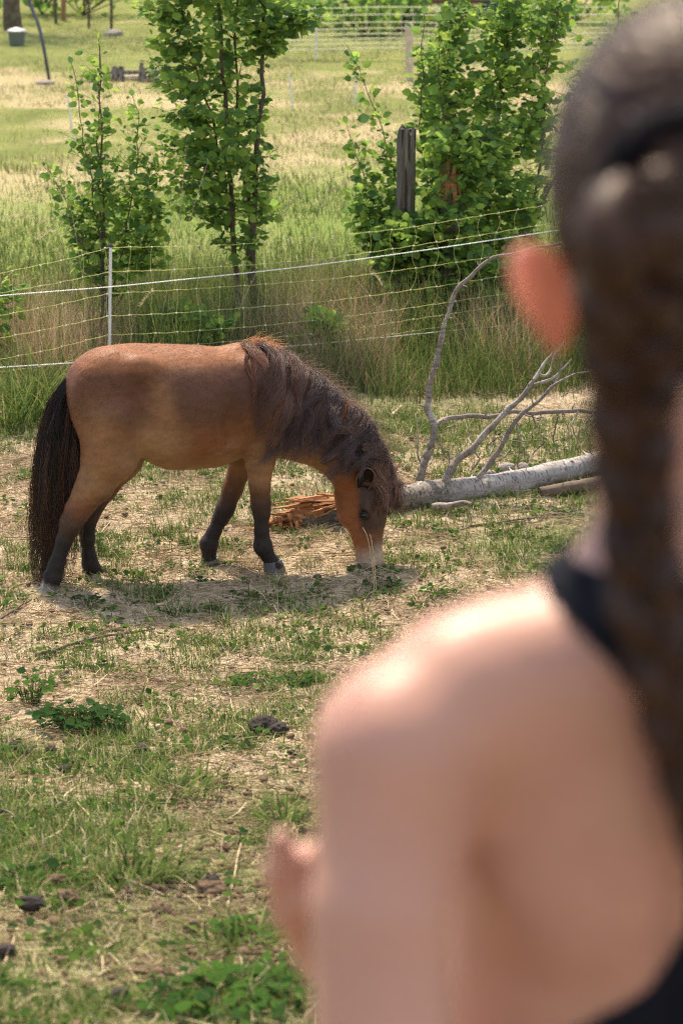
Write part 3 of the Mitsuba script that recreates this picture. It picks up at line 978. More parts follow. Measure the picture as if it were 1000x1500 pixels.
def stump():
    key = thing('broken_stump', 'snapped tree trunk with torn orange wood at its top, inside the tall bush', 'stump')
    Y = 15.4
    b, t = pix(650, 470, Y), pix(659, 262, Y)
    b[2] = -0.08
    V, F, uv = tube(spline([b, 0.5 * (b + t) + [0.015, 0, 0], t], 18), np.linspace(0.075, 0.056, 18), 14, 0.25, 5, 18)
    obj('trunk', (V, F), 'bark_material', key, smooth=True, uv=uv)
    r = rgen(42)
    for k in range(13):
        a = r.random() * 6.28
        base = t + [0.045 * math.cos(a), 0.045 * math.sin(a), -0.04]
        obj('splinter', shard(base, np.array([0.12 * math.cos(a) + 0.05, 0.12 * math.sin(a), 1.0]), 0.07 + 0.12 * r.random(), 0.014 + 0.010 * r.random(), 0.008, r, 0.1 * r.normal()), 'torn_wood_material', key)
    for k in range(4):
        a = -1.57 + 0.8 * (k - 1.5)
        base = t + [0.052 * math.cos(a), 0.052 * math.sin(a), -0.02]
        obj('hanging_strip', shard(base, np.array([0.3 * math.cos(a), 0.3 * math.sin(a), -1.0]), 0.10 + 0.1 * r.random(), 0.022, 0.005, r, -0.1), 'torn_wood_material', key)


stump()


# ================================================================ the fallen birch
def fallen_birch():
    key = thing('fallen_birch', 'fallen birch trunk with a torn orange end and bare branches, lying behind the pony', 'fallen tree')
    # axis of the trunk on the ground: centre pixels, distance, radius
    ax = [(432, 764, 10.98, 0.066), (500, 749, 11.1, 0.070), (560, 736, 11.2, 0.072), (620, 727, 11.32, 0.069), (700, 716, 11.48, 0.062), (760, 706, 11.6, 0.060), (820, 690, 11.74, 0.056), (900, 672, 11.95, 0.054), (985, 652, 12.2, 0.050), (1120, 628, 12.5, 0.044), (1290, 604, 12.95, 0.032), (1400, 592, 13.2, 0.020)]
    P = np.array([pix(u, v, Y) for u, v, Y, _ in ax])
    rad = np.array([a[3] for a in ax])
    p = spline(P, 120)
    rr = spline(np.stack([rad, rad], -1), 120)[:, 0]
    V, F, uv = tube(p, rr, 26, 0.24, 3, 7)
    trunk = obj('trunk', (V, F), 'birch_material', key, smooth=True, uv=uv)
    r = rgen(51)
    # torn end
    e, d = P[0], P[0] - P[1]
    d /= np.linalg.norm(d)
    for k in range(22):
        a = r.random() * 6.28
        q = e - d * (0.02 + 0.07 * r.random()) + np.array([0.01, 0.058 * math.cos(a), 0.050 * math.sin(a)]) * (0.25 + 0.75 * r.random())
        obj('splinter', shard(q, d + np.array([0, 0.16 * r.normal(), 0.13 * r.normal() + 0.05]), 0.06 + 0.16 * r.random() ** 1.3, 0.008 + 0.012 * r.random(), 0.005 + 0.006 * r.random(), r, 0.12 * r.normal()), 'torn_wood_material', key)
    top = pix(500, 727, 11.04)
    # the heartwood left standing out of the break: one ragged, flattened tongue
    q = spline([P[0] - d * 0.26 + [0, 0, 0.010], P[0] - d * 0.12 + [0, -0.004, 0.020], P[0] + [0, 0, 0.012], P[0] + d * 0.05], 22)
    V, F, uv = tube(q, spline(np.array([[0.040] * 2, [0.060] * 2, [0.060] * 2, [0.036] * 2]), 22)[:, 0], 30, 0.30, 6, 45)
    core = obj('broken_end', (V, F), 'torn_wood_material', trunk)
    for k in range(64):
        a, w_ = 6.28 * r.random(), math.sqrt(r.random())
        b_ = P[0] - d * 0.05 + np.array([0, 0.056 * w_ * math.cos(a), 0.054 * w_ * math.sin(a)])
        obj('fibre', shard(b_, d + np.array([0, 0.10 * w_ * math.cos(a) + 0.04 * r.normal(), 0.08 * w_ * math.sin(a) + 0.03 * r.normal()]), 0.08 + 0.15 * r.random() ** 1.4, 0.009 + 0.008 * r.random(), 0.006 + 0.004 * r.random(), r, 0.05 * r.normal()), 'torn_wood_material', key)
    for k in range(24):   # slabs torn open along the upper side
        a = top + np.array([0.18 - 0.36 * r.random(), 0.042 * r.normal() - 0.012, -0.004 + 0.010 * r.normal()])
        a[2] -= 0.055 * max(0, top[0] - a[0])
        obj('torn_slab', shard(a, d + np.array([0, 0.07 * r.normal(), 0.02 + 0.07 * r.random()]), 0.10 + 0.20 * r.random(), 0.008 + 0.008 * r.random(), 0.006 + 0.004 * r.random(), r, 0.10 * r.normal()), 'torn_wood_material', key)
    for u, v, dx, dz, L in ((424, 752, 0.25, -1, 0.13), (410, 757, -0.1, -1, 0.11), (432, 760, 0.35, -0.9, 0.10), (400, 760, -1.2, -0.5, 0.13), (398, 768, -1.5, -0.25, 0.13)):
        obj('hanging_strip', shard(pix(u, v, 10.9), np.array([dx, -0.35, dz]), L, 0.022, 0.005, r, 0.15 * r.normal()), 'torn_wood_material', key)

    def branch(px, Ys, r0, r1, n=40, parent=key, name='branch', knots=0.28, seed=1):
        Q = np.array([pix(u, v, Y) for (u, v), Y in zip(px, np.linspace(Ys[0], Ys[1], len(px)))])
        q = spline(Q, n)
        kink = np.stack([meshkit.fbm(q * 7 + seed, 3, seed + 40 + k_) for k_ in range(3)], -1) - 0.5
        q = q + kink * 0.055 * np.sin(np.pi * np.clip(np.linspace(0, 1, n) * 1.6, 0, 0.5))[:, None]
        r0, r1 = 0.84 * r0, 0.75 * r1
        V, F, uv = tube(q, np.linspace(r0, r1, n), 8, knots, seed, 22)
        return obj(name, (V, F), 'branch_material', parent, smooth=True, uv=uv), q

    b1, q1 = branch([(614, 705), (626, 665), (637, 628), (629, 605), (627, 575), (638, 535), (650, 482), (668, 430), (690, 400), (725, 378), (770, 365), (840, 350)], (11.35, 11.75), 0.025, 0.008, 60, seed=2)
    b2, q2 = branch([(634, 626), (652, 614), (690, 609), (750, 607), (830, 604), (940, 600)], (11.45, 11.9), 0.0155, 0.013, 40, seed=3, knots=0.12)
    b3, q3 = branch([(650, 710), (668, 678), (700, 642), (740, 608), (775, 568), (790, 545), (806, 512)], (11.36, 11.6), 0.026, 0.0085, 46, seed=4)
    branch([(776, 566), (800, 554), (818, 543), (836, 528)], (11.55, 11.6), 0.011, 0.006, 16, b3, 'fork', seed=5)
    branch([(788, 548), (800, 545), (812, 520), (822, 500)], (11.57, 11.7), 0.009, 0.005, 16, b3, 'fork', seed=9)
    b4, q4 = branch([(700, 700), (722, 672), (745, 640), (772, 603), (800, 576), (830, 556), (870, 542)], (11.42, 11.5), 0.018, 0.006, 40, seed=6)
    branch([(801, 576), (812, 560), (820, 535), (824, 515)], (11.5, 11.55), 0.008, 0.005, 14, b4, 'fork', seed=7)
    branch([(635, 742), (660, 738), (688, 741)], (11.18, 11.05), 0.020, 0.013, 12, key, 'stub', seed=8)
    for q, rr0, bk in ((q1, 0.014, b1), (q3, 0.014, b3), (q4, 0.010, b4), (q2, 0.012, b2)):
        for _ in range(9):
            i = r.integers(4, len(q) - 4)
            d = r.normal(size=3)
            t_ = q[i + 1] - q[i]
            d -= t_ * (d @ t_) / (t_ @ t_)
            d /= np.linalg.norm(d)
            V, F, uv = tube([q[i], q[i] + d * (rr0 + 0.006), q[i] + d * (rr0 + 0.012 + 0.02 * r.random()) + t_ * 0.3], [0.0045, 0.0035, 0.0018], 5)
            obj('spur', (V, F), 'branch_material', bk, smooth=True, uv=uv)
    tw = [((640, 635), (630, 650), (618, 690)), ((618, 690), (612, 660), (610, 612)), ((640, 640), (652, 668), (660, 672)), ((650, 630), (668, 620), (676, 615)), ((790, 608), (790, 625), (793, 645)),
          ((780, 607), (783, 620), (778, 636)), ((740, 640), (752, 643), (800, 645)), ((800, 645), (780, 665), (770, 690)), ((757, 618), (760, 650), (757, 690)), ((823, 604), (835, 640), (830, 665)),
          ((690, 690), (700, 672), (688, 650)), ((690, 650), (684, 640), (688, 632)), ((712, 655), (730, 640), (745, 630)), ((845, 604), (838, 625), (850, 650)), ((870, 603), (850, 630), (842, 660)),
          ((880, 610), (862, 640), (868, 668)), ((815, 612), (812, 640), (818, 672)), ((766, 640), (766, 660), (770, 680)), ((702, 680), (725, 690), (735, 698)), ((745, 660), (735, 672), (720, 680)),
          ((655, 660), (657, 690), (655, 708)), ((765, 604), (780, 612), (800, 614)), ((628, 682), (632, 668), (636, 652)), ((724, 640), (722, 655), (716, 668)), ((860, 560), (840, 575), (822, 580))]
    for k, t in enumerate(tw):
        q = spline([pix(u, v, 11.45 + 0.16 * r.random()) for u, v in t], 10)
        q = q + (meshkit.fbm(q * 18, 2, k)[:, None] - 0.5) * 0.03
        V, F, uv = tube(q, np.linspace(0.0042, 0.0022, 10) * (0.7 + 0.6 * r.random()), 5)
        obj('twig', (V, F), 'branch_material', key, smooth=True, uv=uv)
    # bits of curling bark along the upper side
    for k in range(16):
        i = r.integers(28, 80)
        q = p[i] + np.array([0, -0.35 * rr[i], 0.90 * rr[i]])
        obj('bark_flake', shard(q, np.array([r.normal(), 0.5 * r.normal(), 0.12]), 0.03 + 0.035 * r.random(), 0.010, 0.0015, r, 0.3), 'birch_flake_material', trunk)


scene['birch_flake_material'] = two({'type': 'principled', 'base_color': rgb(0.55, 0.51, 0.47), 'roughness': 0.7})
fallen_birch()


scene['dead_wood_material'] = two({'type': 'principled', 'base_color': proc(lambda p, n, uv: mix((0.06, 0.042, 0.03), (0.16, 0.12, 0.085), fbm(p.x * 60, p.y * 60, p.z * 60, 3))), 'roughness': 0.85})


def lying_log(name, label, cat, pts, r0, r1, mat, seed, n=30, bump=0.2, sides=12, group=None):
    V, F, uv = tube(spline(pts, n), np.linspace(r0, r1, n), sides, bump, seed, 14)
    return whole(name, (V, F), mat, label, cat, smooth=True, uv=uv, group=group)


lying_log('log', 'second barkless brown log lying against the birch trunk, half behind the braid', 'log', [pix(790, 722, 11.5), pix(850, 712, 11.55), pix(930, 700, 11.7), pix(1010, 690, 11.85), pix(1130, 672, 12.1)], 0.03, 0.045, 'dead_wood_material', 12)


def stone(name, c, r, seed, label, cat, mat='stone_material', group=None, bump=0.5):
    m = trimesh.creation.icosphere(3, 1.0)
    v = np.array(m.vertices)
    v = v * (1 + bump * (meshkit.fbm(v * 1.6 + seed, 3, seed) - 0.5))[:, None] * np.asarray(r) + c
    return whole(name, (v, m.faces), mat, label, cat, smooth=True, group=group)


def sits(u, v, up=0.0):
    p = gnd(u, v)
    return p + [0, 0, up]


stone('stone', sits(741, 694, 0.025), [0.048, 0.04, 0.034], 3, 'rounded grey stone behind the birch trunk, the largest of three', 'stone')
stone('stone', sits(766, 691, 0.022), [0.028, 0.03, 0.028], 4, 'rounded grey stone behind the birch trunk, between the largest stone and the hair', 'stone')
stone('stone', sits(716, 699, 0.018), [0.035, 0.03, 0.022], 5, 'rounded grey stone behind the birch trunk at the foot of the second branch', 'stone')
scene['plum_material'] = two({'type': 'principled', 'base_color': rgb(0.16, 0.15, 0.38), 'roughness': 0.6, 'sheen': 1.0})
for k, (u, v, lab) in enumerate(((680, 527, 'small violet plum by itself on the ground beyond the fallen branches'), (729, 537, 'larger small violet plum of the two lying together on bare earth'),
                                 (742, 533, 'smaller small violet plum of the two lying together on bare earth'))):
    stone('plum', sits(u, v, 0.012), [0.016, 0.016, 0.015] if k != 2 else [0.012, 0.012, 0.012], 20 + k, lab, 'plum', 'plum_material', bump=0.1)


# ================================================================ sticks, dung, clods on the paddock
def stick(name, label, cat, px, r0, r1, mat='branch_material', lift=0.01, seed=1, n=24, bend=0.02, group=None):
    P = [sits(u, v, lift) for u, v in px]
    p = spline(P, n)
    p = p + (meshkit.fbm(p * 7, 2, seed)[:, None] - 0.5) * [bend, bend, 0]
    p[:, 2] = gz(p[:, 0], p[:, 1]) + lift + r0 * 0.6
    V, F, uv = tube(p, np.linspace(r0, r1, n), 7, 0.25, seed, 25)
    return whole(name, (V, F), mat, label, cat, smooth=True, uv=uv, group=group)


scene['pale_stem_material'] = two({'type': 'principled', 'base_color': proc(lambda p, n, uv: mix((0.36, 0.27, 0.15), (0.54, 0.44, 0.28), fbm(p.x * 50, p.y * 50, p.z * 50, 2))), 'roughness': 0.7})
stick('stick', 'long brown stick lying in front of the pony, the lower of two', 'stick', [(52, 965), (110, 948), (165, 935), (214, 928)], 0.008, 0.004, 'dead_wood_material', seed=2)
stick('stick', 'brown stick lying in front of the pony, the upper of two', 'stick', [(120, 948), (160, 928), (205, 920), (228, 926)], 0.006, 0.004, 'dead_wood_material', seed=3)
stick('stick', 'short brown stick below the tail of the pony at the left frame edge', 'stick', [(-12, 918), (15, 902), (42, 884)], 0.008, 0.005, 'dead_wood_material', seed=4)
stick('stick', 'thin dark stick lying on the grass beyond the fallen branches', 'stick', [(690, 574), (712, 582), (740, 577), (768, 573)], 0.007, 0.004, 'dead_wood_material', seed=5)
stick('stick', 'brown twig bundle on bare ground in front of the birch, right part', 'stick', [(690, 775), (740, 768), (790, 762), (850, 750)], 0.006, 0.003, 'dead_wood_material', seed=6)
stick('stick', 'brown twig bundle on bare ground in front of the birch, left part', 'stick', [(640, 790), (700, 772), (760, 768), (820, 752)], 0.004, 0.003, 'dead_wood_material', seed=7)
stick('stick', 'thin dark stick in the dry grass below the net, by the tall branch', 'stick', [(590, 557), (612, 572), (622, 580)], 0.006, 0.003, 'dead_wood_material', seed=8)
stick('bark_scrap', 'curled pale scrap of bark on the grass right of the mane', 'bark', [(574, 612), (583, 604), (588, 598)], 0.010, 0.006, 'pale_stem_material', seed=9)
for k, (px, w, lab) in enumerate([
        ([(212, 1003), (245, 988), (280, 968)], 0.0035, 'pale straight straw stem lying near the long brown stick'),
        ([(112, 1180), (140, 1212), (175, 1250)], 0.0038, 'pale straw stem slanting above the coarse grass clump'),
        ([(136, 1282), (162, 1310), (184, 1345)], 0.0042, 'pale bent straw stem lying over dark soil below the clump'),
        ([(22, 1262), (14, 1290), (4, 1322)], 0.0042, 'pale straw stem at the left frame edge above a dark clod'),
        ([(357, 1215), (348, 1260), (334, 1340)], 0.0042, 'long straw stem standing left of the hand'),
        ([(130, 1388), (148, 1410), (152, 1436)], 0.0048, 'pale curved straw stem in the lower left of the paddock'),
        ([(470, 952), (490, 940), (508, 928)], 0.003, 'pale straw stem lying below the pony head'),
        ([(338, 1030), (342, 1048), (346, 1064)], 0.003, 'short straw stem above the dung pair'),
        ([(0, 1440), (10, 1412), (22, 1380)], 0.004, 'pale straw stem in the lower left corner'),
        ([(110, 1100), (130, 1080), (150, 1058)], 0.003, 'pale straw stem crossing the dark leafed weed'),
        ([(345, 1118), (380, 1124), (420, 1126)], 0.003, 'pale straw stem lying flat under the dung pair'),
        ([(60, 1240), (88, 1225), (112, 1190)], 0.004, 'pale straw stem beside bare earth left of the clump')]):
    stick('straw_stem', lab, 'straw', px, w * 0.62, w * 0.4, 'pale_stem_material', lift=0.014, seed=60 + k, n=10, bend=0.01)

lumps = [(386, 1076, 0.040, 'dung_material', 'dung', 'largest black dung lump, left half of the pair beside the arm'), (408, 1079, 0.028, 'dung_material', 'dung', 'smaller black dung lump, right half of the pair beside the arm'),
         (430, 1111, 0.012, 'dung_material', 'dung', 'tiny black dung lump right below the pair'), (208, 1108, 0.024, 'dung_material', 'dung', 'black dung lump by itself right of the dark leafed weed'),
         (268, 1079, 0.013, 'clod_material', 'dung', 'flat brown dung lump between the weed and the pair'), (95, 1136, 0.015, 'dung_material', 'dung', 'small black dung lump below the weed'),
         (75, 1108, 0.018, 'dung_material', 'dung', 'black dung lump under the weed leaves'), (44, 1112, 0.017, 'dung_material', 'dung', 'black dung lump in the heap left of the weed, right front'),
         (30, 1106, 0.017, 'dung_material', 'dung', 'black dung lump in the heap left of the weed, middle'), (20, 1100, 0.015, 'dung_material', 'dung', 'black dung lump in the heap left of the weed, leftmost'),
         (24, 1096, 0.012, 'dung_material', 'dung', 'black dung lump in the heap left of the weed, topmost'), (210, 1032, 0.010, 'clod_material', 'dung', 'small brown dung lump above the weed and its straw'),
         (308, 1318, 0.027, 'clod_material', 'clod', 'large brown earth clod left of the hand'), (310, 1302, 0.018, 'dung_material', 'dung', 'small black dung lump on top of the large clod'),
         (238, 1345, 0.018, 'clod_material', 'clod', 'brown earth clod below the coarse grass clump'), (46, 1338, 0.024, 'dung_material', 'dung', 'black dung lump below the left straw stem'),
         (100, 1326, 0.021, 'clod_material', 'clod', 'brown earth clod by the black lump, right one'), (84, 1300, 0.017, 'clod_material', 'clod', 'brown earth clod behind the black lump'),
         (8, 1408, 0.020, 'dung_material', 'dung', 'black dung lump cut by the left frame edge, low'), (50, 1250, 0.013, 'clod_material', 'clod', 'brown earth clod on bare earth at the left'),
         (178, 1472, 0.018, 'dung_material', 'dung', 'black dung lump near the bottom frame edge'), (0, 1200, 0.014, 'dung_material', 'dung', 'black dung lump cut by the left frame edge, high'),
         (330, 1250, 0.013, 'clod_material', 'clod', 'brown earth clod beside the tall straw stem'), (280, 1372, 0.017, 'clod_material', 'clod', 'brown earth clod between the clump and the clover patch'),
         (382, 1310, 0.015, 'clod_material', 'clod', 'brown earth clod just left of the hand')]
for k, (u, v, s, mat, cat, lab) in enumerate(lumps):
    r = rgen(300 + k)
    stone('dung_lump' if cat == 'dung' else 'earth_clod', sits(u, v, 0.55 * s + 0.012), np.array([1.1 + 0.3 * r.random(), 1.0, 0.75 + 0.2 * r.random()]) * s, 40 + k, lab, cat, mat, bump=0.7 if cat == 'dung' else 1.3)


# ================================================================ weeds and single stalks
WEED_GREENS = np.array([[0.045, 0.10, 0.032], [0.06, 0.14, 0.03], [0.08, 0.17, 0.035]])
WEED_PLY = [ply((LEAFV * [1, 0.95, 1], LEAFF), 'leaf_material', smooth=True, color=np.tile(c, (11, 1))) for c in WEED_GREENS]


def weed(label, u, v, n, size, spread, height, seed, name='weed', cat='weed', tone=None):
    r = rgen(seed)
    key = thing(name, label, cat)
    c = gnd(u, v)
    st = []
    for k in range(n):
        a = 2.4 * k + 0.5 * r.random()
        rr = spread * math.sqrt((k + 0.4) / n)
        q = c + np.array([rr * math.cos(a), 0.8 * rr * math.sin(a), 0])
        q[2] = gz(q[0], q[1]) + 0.008 + height * (0.35 + 0.65 * r.random()) * (1 - 0.5 * rr / spread)
        b = c + 0.35 * (q - c)
        b[2] = float(gz(b[0], b[1])) - 0.004
        st.append(tube(spline([b, 0.5 * (b + q) + [0, 0, 0.3 * height], q], 5), 0.0013, 3, caps=False))
        d = np.array([math.cos(a + 0.5 * r.normal()), math.sin(a + 0.5 * r.normal()), 0.15 * r.normal()])
        nr = np.array([0.35 * r.normal(), 0.35 * r.normal() - 0.1, 1.0])
        nr -= d * (nr @ d) / (d @ d)
        i = r.integers(0, 3) if tone is None else tone
        obj('leaf', {**WEED_PLY[i], 'to_world': T(leaf_matrix(q, d, nr / np.linalg.norm(nr), size * (0.65 + 0.6 * r.random())))}, None, key)
    b = join(st)
    obj('stems', b[:2], 'leaf_material', key, color=np.tile([0.08, 0.12, 0.04], (len(b[0]), 1)), kind='stuff')


weed('dark leafed weed with small lobed leaves among the dung at the left', 115, 1072, 150, 0.036, 0.16, 0.11, 71, tone=0)
weed('upright weed with broad leaves behind the dark leafed weed', 46, 1035, 40, 0.034, 0.08, 0.15, 72)
weed('low bright weed row above the dung pair', 372, 1003, 34, 0.032, 0.085, 0.035, 73)
weed('low bright weed row touching the outline of the shoulder', 440, 1000, 30, 0.030, 0.085, 0.035, 74)
weed('bright green clover patch at the bottom of the frame, largest', 330, 1470, 90, 0.040, 0.20, 0.06, 75)
weed('clover patch at the bottom beside the arm', 415, 1440, 40, 0.036, 0.12, 0.06, 76)
weed('tiny weed with round leaves standing at the far hind hoof', 146, 815, 7, 0.030, 0.022, 0.16, 77)
weed('low weed right below the muzzle of the pony', 560, 862, 40, 0.026, 0.09, 0.03, 78, tone=0)
weed('small broad-leaved weed on the paddock in front of the hind legs', 128, 885, 22, 0.026, 0.07, 0.04, 79, tone=0)
weed('small weed against the front of the birch trunk', 690, 748, 18, 0.026, 0.06, 0.05, 80)
weed('low weed beside the coarse clump and bare earth', 60, 1290, 34, 0.034, 0.12, 0.05, 82)
weed('green weed at the hand in the lower paddock', 380, 1370, 36, 0.034, 0.12, 0.05, 83)
weed('small yellow-green weed below the tail by the short stick', 8, 895, 12, 0.030, 0.04, 0.05, 84, tone=2)
weed('small weed on dry grass between the pony muzzle and the shoulder', 640, 870, 22, 0.026, 0.07, 0.03, 85)


def coarse_tuft(label, u, v, n, hgt, spread, seed, pal=GREENS):
    r = rgen(seed)
    c = gnd(u, v)
    p = c[:2] + r.normal(size=(n, 2)) * spread
    root = np.stack([p[:, 0], p[:, 1], gz(p[:, 0], p[:, 1]) - 0.01], -1)
    out = np.arctan2(p[:, 1] - c[1], p[:, 0] - c[0]) - np.pi / 2 + 0.8 * r.normal(size=n)
    col = pick(r, pal, n)
    g = blades(root, hgt * (0.5 + 0.6 * r.random(n)), 0.0045 + 0.004 * r.random(n), out, 0.15 + 0.4 * r.random(n), 0.2 + 0.7 * r.random(n), col * 0.96, col * 1.06, seg=4)
    whole('grass_tuft', g[:2], 'grass_material', label, 'grass tuft', color=g[2])


coarse_tuft('coarse bright green grass tuft in the lower left paddock, broadest blades', 195, 1295, 110, 0.17, 0.05, 91)
coarse_tuft('green grass tuft close to the hand at the arm', 425, 1215, 90, 0.12, 0.05, 92)
coarse_tuft('thick grass tuft between the dung and the coarse tuft', 255, 1165, 170, 0.11, 0.085, 93)
coarse_tuft('low grass tuft lower right of the large clod', 350, 1395, 90, 0.12, 0.06, 94)
coarse_tuft('long green grass tuft under the net left of the pony tail', 30, 625, 260, 0.42, 0.10, 95)
coarse_tuft('long green grass tuft right beside the pony tail at the net', 75, 600, 300, 0.40, 0.12, 96)
coarse_tuft('light green grass tuft above the mane of the pony', 520, 530, 240, 0.30, 0.12, 97)
coarse_tuft('shaded grass tuft below the tall bush', 650, 510, 240, 0.28, 0.14, 98)
coarse_tuft('shaded grass tuft beside the ear beneath the tall bush', 740, 500, 240, 0.30, 0.14, 99)


def stalk(label, pts, seed, head=0.0, w=0.0016, group=None):
    """A single grass stem with, perhaps, a drooping seed head."""
    r = rgen(seed)
    key = thing('grass_stalk', label, 'grass stalk', group)
    p = spline(pts, 16)
    V, F, uv = tube(p, np.linspace(w, w * 0.55, 16), 4)
    obj('stem', (V, F), 'pale_stem_material', key, smooth=True, uv=uv)
    if head:
        q = spline(pts, 60)[40:]
        bl = []
        for k in range(70):
            i = r.integers(0, len(q))
            bl.append(q[i])
        bl = np.array(bl)
        n = len(bl)
        col = np.tile([0.50, 0.46, 0.28], (n, 1)) * (0.7 + 0.5 * r.random((n, 1)))
        g = blades(bl, np.full(n, head), np.full(n, 0.0035), r.random(n) * 7, 0.5 + 0.4 * r.random(n), 0.2 + 0.4 * r.random(n), col)
        obj('seed_head', g[:2], 'grass_material', key, color=g[2])


p0 = gnd(548, 876)
stalk('tall dry straw stalk crossing the pony muzzle, left of two', [p0, p0 + [-0.005, 0, 0.12], p0 + [-0.028, 0, 0.26], p0 + [-0.05, 0.01, 0.31]], 1, w=0.0024)
stalk('tall dry straw stalk crossing the pony muzzle, right of two', [p0 + [0.01, 0, 0], p0 + [0.0, 0, 0.15], p0 + [-0.012, 0.0, 0.25], p0 + [-0.02, 0.01, 0.28]], 2, w=0.0024)
p0 = gnd(408, 940)
stalk('thin pale stalk standing in the shadow of the pony', [p0, p0 + [0, 0, 0.1], p0 + [-0.004, 0, 0.22]], 3, w=0.0016)
p0 = gnd(395, 888)
stalk('bent pale stalk leaning over in the shadow of the pony', [p0, p0 + [-0.03, 0, 0.05], p0 + [-0.085, 0, 0.09]], 4, w=0.0025)
for k, (a, b, c, lab) in enumerate([((130, 560, 14.2), (60, 330, 14.1), (12, 318, 14.0), 'arching seed head stalk at the left edge, lowest'), ((120, 560, 14.4), (70, 300, 14.3), (18, 300, 14.2), 'arching seed head stalk at the left edge, middle'),
                                    ((140, 560, 14.2), (90, 270, 14.1), (22, 288, 14.1), 'arching seed head stalk at the left edge, topmost'), ((110, 560, 14.1), (85, 345, 14.0), (52, 352, 13.95), 'pale seed head stalk left of the sapling'),
                                    ((440, 540, 14.6), (470, 300, 14.5), (515, 262, 14.4), 'arching seed head stalk over the lush grass right of the young tree'), ((400, 540, 14.6), (415, 320, 14.5), (440, 285, 14.4), 'curved pale stalk beside the young tree trunk'),
                                    ((240, 540, 14.4), (262, 330, 14.4), (272, 215, 14.4), 'upright pale stalk rising in front of the young tree, left'), ((225, 540, 14.4), (275, 330, 14.4), (305, 235, 14.4), 'upright pale stalk rising in front of the young tree, right'),
                                    ((185, 520, 14.0), (205, 450, 13.9), (222, 425, 13.85), 'leaning dry stalk right of the white fence stake'), ((330, 540, 14.2), (352, 450, 14.1), (375, 400, 14.05), 'leaning dry stalk in front of the young tree trunks'),
                                    ((565, 500, 14.4), (560, 420, 14.3), (547, 400, 14.25), 'bent pale stalk behind the net right of the mane'), ((500, 520, 14.5), (490, 420, 14.4), (486, 350, 14.4), 'thin upright stalk behind the net above the mane')]):
    g0 = pix(*a)
    g0[2] = float(gz(g0[0], g0[1]))
    stalk(lab, [g0, pix(a[0] * 0.6 + b[0] * 0.4, 0.45 * a[1] + 0.55 * b[1], 0.5 * (a[2] + b[2])), pix(*b), pix(*c)], 400 + k, head=0.03 if k < 6 else 0.018)


